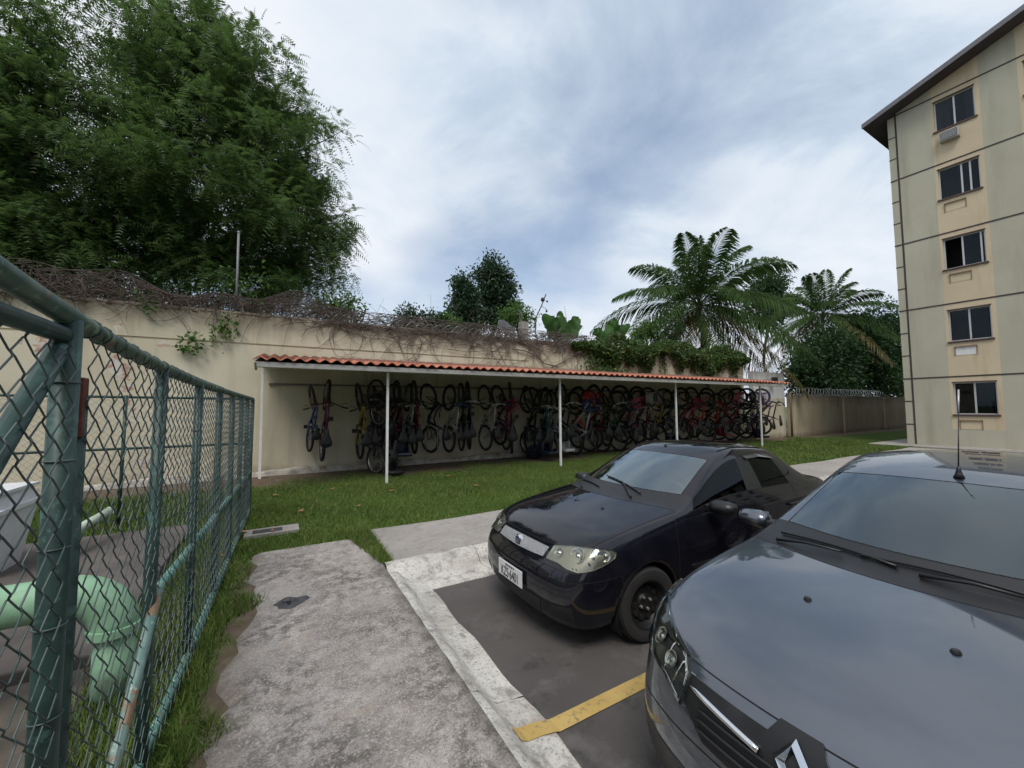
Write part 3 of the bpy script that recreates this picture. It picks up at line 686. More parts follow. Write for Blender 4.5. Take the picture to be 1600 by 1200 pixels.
MB().tube([(-1.95, 6.1, .33), (-1.80, 7.0, .41)], .046, 14).build('tube', simple('pale_pipe_paint', (.47, .55, .45), .5, var=.1), t, True); MB().lathe([(.03, -.03), (.055, -.03), (.055, .02), (.03, .02)], (-1.80, 7.0, .41), 'y', 16).build('collar', MATS['pale_pipe_paint'], t, 'auto'); MB().tube([(-1.9, 6.3, .33), (-1.9, 6.3, 0.05)], .025, 8).build('support', MATS['pale_pipe_paint'], t, True)
t = thing('white_bin', 'white plastic bin with overhanging lid behind the green pipe', 'bin', (-2.62, 6.1, .09))
def frust(a, b, z0, z1, c=(-2.62, 6.1)):
    m = MB(); V = [(c[0]+sx*a, c[1]+sy*a, z0) for sx, sy in ((-1, -1), (1, -1), (1, 1), (-1, 1))] + [(c[0]+sx*b, c[1]+sy*b, z1) for sx, sy in ((-1, -1), (1, -1), (1, 1), (-1, 1))]
    return m.add(V, [(3, 2, 1, 0), (4, 5, 6, 7), (0, 1, 5, 4), (1, 2, 6, 5), (2, 3, 7, 6), (3, 0, 4, 7)])
MBIN = simple('white_plastic', (.66, .66, .68), .45, var=.07)
frust(.30, .38, .09, .70).build('body', MBIN, t); frust(.41, .41, .70, .74).build('rim', MBIN, t); frust(.37, .35, .74, .88).build('lid', MBIN, t); frust(.385, .385, .88, .91).build('lid_edge', MBIN, t)
# ------------------------------------------------------------------ bicycles
BK = {}
def bmesh_part(key, mb, smooth=True): BK[key] = mb.mesh(key, MBLACKP, smooth); return BK[key]
WR, WB = .335, 1.05
bmesh_part('tyre', MB().torus((0, 0, 0), WR-.028, .031, 'y', 36, 8))
bmesh_part('rim', MB().torus((0, 0, 0), WR-.062, .014, 'y', 32, 6, 1.1))
mb = MB()
for i in range(18):
    q = 2*math.pi*i/18; s_ = .022*(1 if i % 2 else -1); mb.tube([(.02*math.cos(q+.4), s_, .02*math.sin(q+.4)), ((WR-.055)*math.cos(q), 0, (WR-.055)*math.sin(q))], .0017, 3, caps=False)
mb.lathe([(0, -.05), (.014, -.05), (.022, -.03), (.022, .03), (.014, .05), (0, .05)], (0, 0, 0), 'y', 10); bmesh_part('spokes', mb)
rh, bb, st, ht, hb, fh = (0, 0, WR), (.43, 0, .285), (.28, 0, .78), (.83, 0, .86), (.875, 0, .72), (WB, 0, WR)
def frame_mb(style):
    m = MB(); r = .024
    if style == 'mtb': m.tube([(st[0]+.02, 0, st[2]-.06), ht], r, 8)
    if style == 'step': m.tube([(.345, 0, .56), (.50, 0, .50), (.68, 0, .60), (ht[0]+.01, 0, ht[2]-.05)], r*.9, 8)
    if style == 'cruiser': m.tube([(.32, 0, .66), (.5, 0, .70), (.68, 0, .78), ht], r*1.15, 8)
    dn = [hb, bb] if style != 'step' else [hb, (.70, 0, .45), (.56, 0, .31), bb]
    m.tube(dn, r*1.25, 8); m.tube([bb, st], r, 8); m.tube([(ht[0]-.008, 0, ht[2]+.03), (hb[0]+.008, 0, hb[2]-.03)], r*1.2, 8)
    for s in (-1, 1):
        m.tube([(bb[0], s*.02, bb[2]), (.2, s*.055, .31), (0, s*.065, WR)], .011, 6); m.tube([(st[0]+.01, s*.02, st[2]-.06), (.12, s*.055, .52), (0, s*.065, WR)], .010, 6)
    m.lathe([(0, -.04), (.024, -.04), (.024, .04), (0, .04)], bb, 'y', 10); return m
for s_ in ('mtb', 'step', 'cruiser'): bmesh_part('frame_'+s_, frame_mb(s_))
m = MB()
for s in (-1, 1): m.tube([(hb[0]+.01, s*.05, hb[2]-.06), (hb[0]+.06, s*.055, .55), (WB, s*.058, WR)], .014, 6)
m.tube([(hb[0]+.01, -.05, hb[2]-.06), (hb[0]+.01, .05, hb[2]-.06)], .018, 8); m.tube([(hb[0]+.01, 0, hb[2]-.06), (ht[0]-.02, 0, ht[2]+.08)], .013, 8); bmesh_part('fork', m)
m = MB(); m.tube([(ht[0]-.02, 0, .93), (ht[0]+.03, 0, .97)], .015, 8)
m.tube([(.80, -.33, 1.01), (.83, -.18, 1.0), (.87, -.08, .97), (.87, .08, .97), (.83, .18, 1.0), (.80, .33, 1.01)], .012, 8); bmesh_part('handlebar', m)
m = MB(); m.tube([(ht[0]-.02, 0, .90), (ht[0]+.0, 0, 1.0)], .015, 8)
m.tube([(.60, -.30, 1.06), (.74, -.29, 1.10), (.86, -.20, 1.10), (.86, -.05, 1.0), (.86, .05, 1.0), (.86, .20, 1.10), (.74, .29, 1.10), (.60, .30, 1.06)], .012, 8); bmesh_part('handlebar_high', m)
for s in (-1, 1):
    m = MB(); m.tube([(.815, s*.22, 1.003), (.80, s*.345, 1.012)], .019, 8); m.tube([(.83, s*.2, .99), (.90, s*.26, .98), (.89, s*.33, .985)], .006, 5); bmesh_part('grip_%d' % s, m)
m = MB(); P = []
for i, (x_, w, z_) in enumerate(((.0, .03, .955), (.03, .095, .968), (.10, .108, .966), (.17, .080, .958), (.25, .040, .958), (.34, .026, .955), (.38, .010, .94))):
    P.append([(x_, w*math.cos(q), z_ + .022*math.sin(q) if math.sin(q) > 0 else z_+.035*math.sin(q)) for q in np.linspace(0, 2*math.pi, 11)])
m.grid(P); m.add(P[0][:-1], [tuple(range(10))]); m.tube([(st[0]-.0, 0, .72), (.215, 0, .945)], .013, 8); bmesh_part('saddle', m)
m = MB(); m.torus((bb[0], -.05, bb[2]), .085, .006, 'y', 24, 5); m.lathe([(0, -.004), (.06, -.004), (.06, .004), (0, .004)], (bb[0], -.05, bb[2]), 'y', 12)
m.tube([(bb[0], -.07, bb[2]), (bb[0]+.12, -.085, bb[2]-.12)], .010, 6); m.tube([(bb[0], .06, bb[2]), (bb[0]-.12, .075, bb[2]+.12)], .010, 6); m.tube([(bb[0], -.08, bb[2]), (bb[0], .07, bb[2])], .012, 6)
m.tube([(bb[0], -.05, bb[2]+.085), (.02, -.05, WR+.04)], .004, 4); m.tube([(bb[0], -.05, bb[2]-.085), (.02, -.05, WR-.04)], .004, 4); bmesh_part('crank', m)
for s in (-1, 1):
    cx, cz = (bb[0]+.12, bb[2]-.12) if s < 0 else (bb[0]-.12, bb[2]+.12); bmesh_part('pedal_%d' % s, MB().bbox(cx-.045, cx+.045, min(s*.085, s*.18), max(s*.085, s*.18), cz-.012, cz+.012, .006), False)
m = MB()
for s in (-1, 1): m.tube([(.02, s*.07, WR), (-.06, s*.07, .70), (.25, s*.06, .70)], .006, 5)
for x_ in (-.25, -.15, -.05, .05, .15): m.tube([(x_, -.07, .70), (x_, .07, .70)], .005, 5)
for y_ in (-.07, 0, .07): m.tube([(-.28, y_, .70), (.25, y_*.9, .70)], .006, 5)
bmesh_part('rear_rack', m)
m = MB()
for z_ in np.linspace(0, 1, 5):
    w = .13+.05*z_; pts = [(1.02+w*.9*sx, w*1.25*sy, .80+.24*z_) for sx, sy in ((-1, -1), (1, -1), (1, 1), (-1, 1))]; m.tube(pts, .006, 4, True)
for t_ in np.linspace(0, 1, 7):
    for e in range(4):
        c4 = ((-1, -1), (1, -1), (1, 1), (-1, 1)); a, b = c4[e], c4[(e+1) % 4]; sx, sy = a[0]+(b[0]-a[0])*t_, a[1]+(b[1]-a[1])*t_
        m.tube([(1.02+.117*sx, .1625*sy, .80), (1.02+.162*sx, .225*sy, 1.04)], .004, 3, caps=False)
m.box(.905, 1.135, -.16, .16, .795, .80); bmesh_part('basket', m)
m = MB(); m.bbox(-.22, .06, -.15, .15, .72, .80, .03); m.bbox(-.26, -.18, -.16, .16, .78, 1.15, .035); m.bbox(-.2, .0, .12, .16, .78, .92, .015); m.bbox(-.2, .0, -.16, -.12, .78, .92, .015); bmesh_part('child_seat', m, 'auto')
m = MB()
for P0, a0, a1 in (((0, 0, WR), 20, 200), ((WB, 0, WR), 30, 160)):
    g = [[(P0[0]+(WR+.02)*math.cos(R(a)), w, P0[2]+(WR+.02-abs(w)*.3)*math.sin(R(a))) for w in (-.03, -.015, 0, .015, .03)] for a in np.linspace(a0, a1, 14)]; m.grid(g)
bmesh_part('mudguards', m)

PAL = dict(black=(.018, .018, .020), orange=(.50, .19, .02), purple=(.10, .014, .06), yellow=(.36, .25, .03), maroon=(.17, .015, .025), white=(.45, .45, .45), blue=(.02, .055, .20), grey=(.20, .21, .22), pink=(.60, .12, .25), red=(.55, .03, .035), green=(.03, .14, .08), navy=(.010, .013, .032), silver=(.42, .43, .44), violet=(.09, .03, .22), teal=(.03, .16, .17), magenta=(.40, .03, .15))
for k_, v_ in PAL.items(): simple('bicycle_paint_'+k_, v_, .32, coat=.3, var=.12)
MCHR = simple('bicycle_chrome', (.55, .55, .56), .25, .9, var=.1); MRIMB = simple('dark_rim', (.05, .05, .052), .4, .5)
def om(o, m):
    o.material_slots[0].link = 'OBJECT'; o.material_slots[0].material = m; return o
ORD = 'first second third fourth fifth sixth seventh eighth ninth tenth eleventh twelfth thirteenth fourteenth fifteenth sixteenth seventeenth eighteenth nineteenth twentieth'.split()
def ordinal(k):
    if k <= 20: return ORD[k-1]
    t_, o = {2: ('twenty', 'twentieth'), 3: ('thirty', 'thirtieth'), 4: ('forty', 'fortieth'), 5: ('fifty', 'fiftieth')}[k//10], k % 10
    return t_[1] if o == 0 else t_[0]+'-'+ORD[o-1]
def bicycle(idx, X, ztop, colour, style='mtb', s=1.2, yaw=0., steer=0., extras=(), barc=None, rear_up=False, off=0., roll=0., rimc=None):
    what = {'mtb': 'mountain bicycle', 'step': 'step-through bicycle', 'cruiser': 'cruiser bicycle'}[style]
    if s < 1.05: what = 'small children\'s bicycle'
    ex = {'basket': ' with a basket', 'child_seat': ' with a child seat', 'rear_rack': ' with a rear rack'}
    lab = '%s %s%s hanging %s from the left under the tiled shelter' % (colour, what, ex.get(next(iter(extras), (None,))[0] if extras else None, ''), ordinal(idx))
    root = bpy.data.objects.new('bicycle', None); root.empty_display_size = .1; link(root); tag(root, lab, 'bicycle', 'bicycles hanging in the shelter')
    # forward -> up, up -> away from the wall
    B = Matrix(((0, -1, 0, 0), (0, 0, -1, 0), (1, 0, 0, 0), (0, 0, 0, 1)))
    if rear_up: B = Matrix(((0, 1, 0, 0), (0, 0, -1, 0), (-1, 0, 0, 0), (0, 0, 0, 1)))
    zb = ztop - s*(WB+WR) if not rear_up else ztop - s*WR
    root.matrix_world = Matrix.Translation((X, 11.93-off, zb)) @ Matrix.Rotation(R(yaw), 4, 'Z') @ Matrix.Rotation(R(roll), 4, 'Y') @ B @ Matrix.Scale(s, 4)
    ax = (Vector(ht)-Vector(hb)).normalized(); SM = Matrix.Translation(hb) @ Matrix.Rotation(R(steer), 4, ax) @ Matrix.Translation(-Vector(hb))
    pm = MATS['bicycle_paint_'+colour]
    def P(name, key, m, par=root, mat=None, kind=None):
        o = link(bpy.data.objects.new(name, BK[key]), par); om(o, m)
        if mat is not None: o.matrix_local = mat
        if kind: o['kind'] = kind
        return o
    P('frame', 'frame_'+style, pm); P('fork', 'fork', pm if barc is None else MATS['bicycle_paint_'+barc], mat=SM)
    rim = MRIMB if rimc is None else rimc
    for c, mm in ((rh, Matrix()), (fh, SM)):
        w = P('wheel', 'tyre', MRUB, mat=mm @ Matrix.Translation(c) @ Matrix.Rotation(random.uniform(0, 6), 4, 'Y')); P('rim', 'rim', rim, w); P('spokes', 'spokes', MSTEEL, w, kind='stuff')
    hbk = 'handlebar' if style == 'mtb' else random.choice(['handlebar', 'handlebar_high'])
    h = P('handlebar', hbk, (MATS['bicycle_paint_'+barc] if barc else random.choice([MCHR, MBLACKP])), mat=SM)
    if hbk == 'handlebar':
        for q in (-1, 1): P('grip', 'grip_%d' % q, MBLACKP, h)
    P('saddle', 'saddle', MBLACKP); c = P('crank', 'crank', random.choice([MSTEEL, MBLACKP]))
    for q in (-1, 1): P('pedal', 'pedal_%d' % q, MBLACKP, c)
    for e, ec in extras: P(e, e, MATS['bicycle_paint_'+ec], mat=SM if e == 'basket' else None)
    return root
def Xp(x): # lateral position on the wall for a picture column (layout only)
    a = YAW + math.atan((x-800)/628); return 11.62*math.tan(a)
BL = [(482, 2.30, 'blue', 'mtb', 1.0, 8, 20, (), 'orange'), (505, 2.46, 'purple', 'mtb', 1.24, 3, -6, (), None), (561, 2.38, 'yellow', 'mtb', 1.2, 6, 14, (), 'black'), (574, 2.50, 'black', 'mtb', 1.15, 26, 10, (), None),
 (590, 2.34, 'navy', 'step', 1.15, -14, 30, (('basket', 'black'),), None), (601, 2.40, 'maroon', 'mtb', 1.2, 18, -20, (), None), (617, 2.48, 'black', 'mtb', 1.25, 2, 8, (('child_seat', 'navy'),), None), (633, 2.40, 'grey', 'mtb', 1.22, -5, -4, (), None), (648, 2.50, 'maroon', 'mtb', 1.24, -6, 2, (), None),
 (664, 2.42, 'navy', 'step', 1.2, 16, 14, (('rear_rack', 'silver'),), None), (697, 2.40, 'white', 'mtb', 1.2, 9, -6, (), 'blue'), (722, 2.46, 'black', 'mtb', 1.22, -13, 5, (), None), (736, 2.52, 'navy', 'mtb', 1.24, -18, 0, (), None), (754, 2.42, 'silver', 'mtb', 1.22, 6, 10, (), None), (776, 2.44, 'purple', 'cruiser', 1.15, 4, 18, (), None),
 (790, 2.36, 'pink', 'step', 1.0, -8, 40, (('basket', 'magenta'),), 'pink'), (803, 2.52, 'black', 'mtb', 1.24, -30, 12, (), None), (814, 2.55, 'navy', 'mtb', 1.2, 10, -15, (('child_seat', 'navy'),), None), (826, 2.44, 'black', 'cruiser', 1.22, -12, 25, (), None), (838, 2.50, 'grey', 'mtb', 1.18, 14, 0, (), None), (848, 2.40, 'teal', 'mtb', 1.2, -20, -20, (), None),
 (858, 2.48, 'white', 'step', 1.15, 0, 12, (('child_seat', 'white'),), None), (870, 2.52, 'black', 'mtb', 1.22, -8, 6, (), None), (884, 2.44, 'silver', 'mtb', 1.2, 6, 22, (('basket', 'blue'),), None), (897, 2.46, 'red', 'step', 1.2, -6, -24, (('basket', 'red'),), None), (909, 2.50, 'maroon', 'mtb', 1.2, 10, 8, (), None),
 (921, 2.52, 'black', 'mtb', 1.24, -4, -8, (), None), (932, 2.42, 'navy', 'mtb', 1.2, 8, 16, (), None), (943, 2.50, 'green', 'mtb', 1.22, -10, 30, (), None), (953, 2.48, 'black', 'cruiser', 1.22, 4, -18, (), None), (963, 2.54, 'grey', 'mtb', 1.2, 12, 5, (), None), (973, 2.46, 'magenta', 'step', 1.1, -6, 20, (('basket', 'pink'),), None), (984, 2.50, 'purple', 'mtb', 1.2, 3, 12, (('basket', 'silver'),), None),
 (995, 2.54, 'black', 'mtb', 1.22, -10, -14, (), None), (1005, 2.48, 'yellow', 'mtb', 1.15, 8, 10, (), 'black'), (1016, 2.52, 'navy', 'cruiser', 1.2, -4, 26, (('child_seat', 'navy'),), None), (1028, 2.46, 'black', 'mtb', 1.22, 12, 0, (), None), (1040, 2.55, 'teal', 'mtb', 1.0, -8, 35, (), None), (1052, 2.50, 'maroon', 'mtb', 1.2, 6, -6, (), None),
 (1064, 2.52, 'magenta', 'step', 1.15, 4, 15, (('basket', 'magenta'),), None), (1076, 2.56, 'red', 'mtb', 1.2, -10, 20, (), None), (1088, 2.50, 'black', 'mtb', 1.24, 6, -10, (), None), (1100, 2.54, 'red', 'cruiser', 1.2, -2, 10, (('child_seat', 'maroon'),), None), (1112, 2.46, 'maroon', 'step', 1.15, 8, 25, (), None), (1123, 2.52, 'magenta', 'mtb', 1.1, -8, 0, (('basket', 'pink'),), None),
 (1134, 2.56, 'black', 'mtb', 1.24, 0, -16, (), None), (1143, 2.58, 'navy', 'step', 1.22, 10, 10, (('basket', 'navy'),), None), (1152, 2.54, 'black', 'mtb', 1.2, -6, 12, (('child_seat', 'navy'),), None), (1161, 2.58, 'violet', 'mtb', 1.22, 4, -8, (('basket', 'violet'),), None), (1170, 2.60, 'purple', 'mtb', 1.24, 0, 20, (), None), (1177, 2.58, 'black', 'mtb', 1.24, 6, -25, (), None)]
MRIMS = MCHR
hooks = thing('hook_rail', 'steel rail with bicycle hooks fixed along the shelter wall', 'rail', (9, 11.96, 2.4))
MB().box(-.2, 20.9, 11.955, 11.995, 2.30, 2.35).build('rail', simple('dull_steel', (.18, .175, .16), .6, .3), hooks)
for i, b in enumerate(BL):
    x_, zt, colr, sty, sc, yw, stt, ext, bc = b
    if x_ > 780: sc *= 1.10; zt -= .18*(i % 2)
    bicycle(i+1, Xp(x_), zt, colr, sty, sc, yw+random.uniform(-4, 4), stt*.6, ext, bc, False, .02 + (.10*(i % 3) if x_ > 780 else 0), random.uniform(-3, 3), MRIMS if i % 4 in (1, 3) else None)
    MB().tube([(Xp(x_), 11.96, 2.33), (Xp(x_), 11.80, 2.30), (Xp(x_), 11.78, zt-.06), (Xp(x_), 11.84, zt-.03)], .007, 5).build('hook', MSTEEL, hooks, True)
# one machine stands on the ground in front of the hanging row
rt = bicycle(60 if False else 1, Xp(578)-.1, 1.98, 'navy', 'cruiser', 1.18, 24, 10, (('child_seat', 'black'),), None, False, .55, 3, MRIMS)
del rt['group']; rt['label'] = 'dark cruiser bicycle resting its rear wheel on the soil beside the second post'
t = thing('cloth_bundle', 'dark blue cloth bundle heaped on the ground under the bicycles', 'bundle', (Xp(826), 11.3, 0))
P = []
for i in range(14):
    a = math.pi*i/13; P.append([(Xp(826)+.30*math.cos(2*math.pi*j/18)*math.sin(a)*(1+.2*math.sin(3*j+i)), 11.25+.3*math.sin(2*math.pi*j/18)*math.sin(a)*(1+.15*math.sin(5*j)), .20+.24*math.cos(a)*(1+.12*math.sin(2*j+i))) for j in range(19)])
    P[-1][-1] = P[-1][0]
MB().grid(P).build('cloth', simple('navy_cloth', (.010, .012, .025), .9, var=.3), t, True)
# ------------------------------------------------------------------ cars
def car_paint(name, base, metal, rough, ior=1.8):
    n = N(name); v = n.obj
    c = n.mix(n.noise(2.5, 5, .6, v, .35, .65), mul(base, .9), mul(base, 1.1))
    dust = n.math('MULTIPLY', n.noise(5, 8, .7, v, .45, .8), .035)
    c = n.mix(dust, c, (.22, .20, .18))
    n.col(c).metal(metal); n.rough(n.mr(n.noise(30, 4, .6, v), .3, .8, rough, rough+.08))
    n.b.inputs['Specular IOR Level'].default_value = 0.0 if metal < .1 else .5; n.b.inputs['Coat Weight'].default_value = 1.0; n.b.inputs['Coat IOR'].default_value = ior
    n.set(n.b.inputs['Coat Roughness'], n.mr(n.noise(7, 6, .65, v), .35, .8, .012, .05)); return n.m
MCHROME = simple('car_chrome', (.72, .72, .73), .10, 1., var=.05)
MTRIM = simple('car_black_trim', (.012, .012, .013), .40, var=.2); MGAP = simple('panel_gap', (.004, .004, .004), .9)
MDASH = simple('car_interior', (.12, .125, .13), .8); MSEAT = simple('car_seat_fabric', (.05, .05, .055), .95)
MLENS = glass('headlight_lens', (.92, .92, .88), .9, .02); MREFL = simple('headlight_reflector', (.60, .59, .55), .22, .9, var=.15, scale=20)
MHOUS = simple('headlight_housing', (.30, .285, .23), .35, .4, var=.07, scale=4); MSTW = simple('black_steel_wheel', (.015, .015, .016), .5, .3)
GSCR = glass('windscreen_glass', (.62, .86, .88), 1.0, .005, 2.15); GSCR2 = glass('dark_windscreen_glass', (.55, .78, .82), 1.0, .004, 1.78); GSIDE = glass('tinted_side_glass', (.06, .05, .05), .28, .005)
def lerp(a, b, t): return a + (b-a)*t
def car_shell(sp):
    """cage of quads: belt rows r0..r5 run round the car, the top grid closes it; returns bmesh-ready lists"""
    verts = []; faces = []; tagf = []; key = {}
    def v(p, k):
        if k not in key: key[k] = len(verts); verts.append(p)
        return key[k]
    ns = len(sp['side'])
    belt = []                                   # belt[k][row] -> point ; k: f0..f3, s0.., b3..b0
    for (y, dx) in sp['fcols']: belt.append([(sp['fx'][j]+dx, y*sp['fw'][j], sp['fz'][j] - (sp.get('fdrop', 0)*y*y if j == 5 else 0)) for j in range(6)])
    for st in sp['side']: belt.append([(st[0] + (sp['sx'][j] if False else 0), st[1][j], st[2][j]) for j in range(6)])
    for (y, dx) in sp['bcols']: belt.append([(sp['L']-sp['bx'][j]-dx, y*sp['bw'][j], sp['bz'][j]) for j in range(6)])
    nb = len(belt); T = {}
    for sgn in (1, -1):
        def bv(k, j):
            p = belt[k][j]; s2 = 0 if abs(p[1]) < 1e-6 else sgn
            return v((p[0], p[1]*sgn, p[2]), ('b', k, j, s2))
        for k in range(nb-1):
            for j in range(5):
                faces.append((bv(k, j), bv(k, j+1), bv(k+1, j+1), bv(k+1, j)) if sgn > 0 else (bv(k, j), bv(k+1, j), bv(k+1, j+1), bv(k, j+1)))
                tagf.append(sp['belt_tag'](k-4, j))
        # top: columns 0=r5 belt,1=r6a,2=r6b,3=r7,4=r8
        def tv(i, c):
            if i == 0: return bv(4, 5) if c == 0 else bv(4-c, 5)
            if i == ns-1: return bv(4+ns-1, 5) if c == 0 else bv(4+ns-1+c, 5)
            if c == 0: return bv(4+i, 5)
            p = sp['top'][i][c-1]; s2 = 0 if abs(p[1]) < 1e-6 else sgn
            return v((p[0], p[1]*sgn, p[2]), ('t', i, c, s2))
        for i in range(ns-1):
            for c in range(4):
                faces.append((tv(i, c), tv(i, c+1), tv(i+1, c+1), tv(i+1, c)) if sgn > 0 else (tv(i, c), tv(i+1, c), tv(i+1, c+1), tv(i, c+1)))
                tagf.append(sp['top_tag'](i, c))
    return verts, faces, tagf, belt
def subdiv(verts, faces, tags, levels, creases):
    me = bpy.data.meshes.new('cage'); me.from_pydata(verts, [], faces); me.polygons.foreach_set('material_index', tags)
    for i in range(max(tags)+1): me.materials.append(None)
    bm = bmesh.new(); bm.from_mesh(me); cl = bm.edges.layers.float.new('crease_edge')
    bm.verts.ensure_lookup_table()
    for e in bm.edges:
        c = creases(e); 
        if c: e[cl] = c
    bm.to_mesh(me); bm.free()
    o = bpy.data.objects.new('cage', me); COL.objects.link(o); md = o.modifiers.new('s', 'SUBSURF'); md.levels = levels; md.render_levels = levels
    dg = bpy.context.evaluated_depsgraph_get(); dg.update(); out = bpy.data.meshes.new_from_object(o.evaluated_get(dg))
    bpy.data.objects.remove(o); return out
def panel(bvh, outline, d, off=.003, step=.03, u_axis=None):
    """polygon laid on the body: outline = 3D points, cast along d; returns verts, faces"""
    d = Vector(d).normalized(); up = Vector((0, 0, 1)) if abs(d.z) < .9 else Vector((1, 0, 0)); u = d.cross(up).normalized(); w = u.cross(d).normalized()
    pts = [(Vector(p).dot(u), Vector(p).dot(w)) for p in outline]
    bm = bmesh.new(); vs_ = [bm.verts.new((a, b, 0)) for a, b in pts]; bm.faces.new(vs_); bmesh.ops.triangulate(bm, faces=bm.faces[:])
    for ax in (0, 1):
        lo, hi = min(p[ax] for p in pts), max(p[ax] for p in pts); k = max(1, int((hi-lo)/step))
        for i in range(1, k):
            c = Vector((0, 0, 0)); c[ax] = lo+(hi-lo)*i/k; nn = Vector((0, 0, 0)); nn[ax] = 1
            bmesh.ops.bisect_plane(bm, geom=bm.verts[:]+bm.edges[:]+bm.faces[:], plane_co=c, plane_no=nn)
    V = []; bm.verts.index_update()
    for q in bm.verts:
        base = u*q.co.x + w*q.co.y
        hit = bvh.ray_cast(base - d*6, d)
        if hit[0] is None: hit = bvh.find_nearest(base)
        nn = hit[1]; nn = nn if nn.dot(d) < 0 else -nn
        V.append((hit[0], nn))
    F = [[q.index for q in f.verts] for f in bm.faces]; be = [(e.verts[0].index, e.verts[1].index) for e in bm.edges if len(e.link_faces) == 1]; bm.free()
    return V, F, be
def panel_mb(bvh, outline, d, off=.003, step=.03, depth=0.):
    V, F, be = panel(bvh, outline, d, off, step); m = MB(); n_ = len(V)
    P = [p + nn*off for p, nn in V]; m.add(P, F)
    if depth: m.add(P + [p + nn*(off-depth) for p, nn in V], [(a, b, b+n_, a+n_) for a, b in be])
    return m
def mir(o): return [(x, -y, z) for x, y, z in o]
def car_build(root, sp, paint, names):
    org = ORG[root.name]; T = Matrix.Translation(org)
    verts, faces, tags, belt = car_shell(sp)
    crs = sp.get('crease', lambda a, b: 0)
    me = subdiv(verts, faces, tags, 3, lambda e: crs(e.verts[0].co, e.verts[1].co))
    bm = bmesh.new(); bm.from_mesh(me); bvh = BVHTree.FromBMesh(bm)
    # wheel arches
    Rw = sp['arch']
    dele = []
    for f in bm.faces:
        c = f.calc_center_median()
        if abs(c.y) > .45:
            for wx in sp['axles']:
                if (c.x-wx)**2 + (c.z-sp['wr'])**2 < Rw**2: dele.append(f); break
    bmesh.ops.delete(bm, geom=dele, context='FACES')
    be = []
    for e in bm.edges:
        if len(e.link_faces) == 1:
            ok = False
            for wx in sp['axles']:
                for q in e.verts:
                    r_ = math.hypot(q.co.x-wx, q.co.z-sp['wr'])
                    if abs(q.co.y) > .4 and r_ < Rw*1.25 and q.co.z > sp['belt0']: ok = True
            if ok: be.append(e)
    for e in be:
        for q in e.verts:
            for wx in sp['axles']:
                dx, dz = q.co.x-wx, q.co.z-sp['wr']; r_ = math.hypot(dx, dz)
                if 1e-6 < r_ < Rw*1.3: q.co.x = wx+dx/r_*Rw; q.co.z = sp['wr']+dz/r_*Rw
    ret = bmesh.ops.extrude_edge_only(bm, edges=be)
    for g in ret['geom']:
        if isinstance(g, bmesh.types.BMVert): g.co.y -= .09*(1 if g.co.y > 0 else -1)
    # seams between tagged panels
    seam = MB(); part_of = [sp['parts'][i] for i in range(len(sp['parts']))]
    for e in bm.edges:
        if len(e.link_faces) == 2:
            a, b = e.link_faces[0].material_index, e.link_faces[1].material_index
            if a != b and (sp['parts'][a][2] or sp['parts'][b][2]):
                nn = (e.link_faces[0].normal+e.link_faces[1].normal).normalized()
                p, q = e.verts[0].co, e.verts[1].co; t_ = (q-p).normalized(); s_ = nn.cross(t_)*sp.get('gap', .0028)
                seam.add([p+s_+nn*.0008, q+s_+nn*.0008, q-s_+nn*.0008, p-s_+nn*.0008], [(0, 1, 2, 3)])
    # split
    objs = {}
    for i, (nm, mt, sm, par) in enumerate(sp['parts']):
        vm = {}; V = []; F = []
        sel = [f for f in bm.faces if f.material_index == i]
        if not sel: continue
        for f in sel:
            ff = []
            for q in f.verts:
                if q.index not in vm: vm[q.index] = len(V); V.append(tuple(q.co))
                ff.append(vm[q.index])
            F.append(ff)
        # separate left/right pieces
        m2 = bpy.data.meshes.new(nm); m2.from_pydata(V, [], F); m2.update(); m2.polygons.foreach_set('use_smooth', [True]*len(F)); m2.materials.append(mt)
        pieces = [m2]
        ysides = {1 if sum(V[a][1] for a in f) > 0 else -1 for f in F}
        minabs = min(abs(p[1]) for p in V)
        if len(ysides) == 2 and minabs > .05:
            pieces = []
            for sd in (1, -1):
                b2 = bmesh.new(); b2.from_mesh(m2); bmesh.ops.delete(b2, geom=[f for f in b2.faces if f.calc_center_median().y*sd < 0], context='FACES')
                bmesh.ops.delete(b2, geom=[q for q in b2.verts if not q.link_faces], context='VERTS')
                m3 = bpy.data.meshes.new(nm); b2.to_mesh(m3); b2.free(); m3.materials.append(mt); pieces.append(m3)
        for pc in pieces:
            o = child(nm, pc, root if par is None else objs[par][0]); objs.setdefault(nm, []).append(o)
    bm.free()
    if seam.v: o = child('panel_gaps', seam.mesh('panel_gaps', MGAP), root, 'stuff')
    # wheel wells, underside
    for wx in sp['axles']:
        for sd in (1, -1):
            P = [[(wx+(Rw+.005)*math.cos(a), sd*y_, sp['wr']+(Rw+.005)*math.sin(a)) for y_ in (.40, sp['HW']-.04)] for a in np.linspace(-.5, math.pi+.5, 20)]
            m = MB().grid(P); child('wheel_well', m.mesh('wheel_well', MGAP, True), root)
    child('underbody', MB().box(.22, sp['L']-.25, -.62, .62, .17, .30).mesh('underbody', MGAP), root)
    return bvh, objs
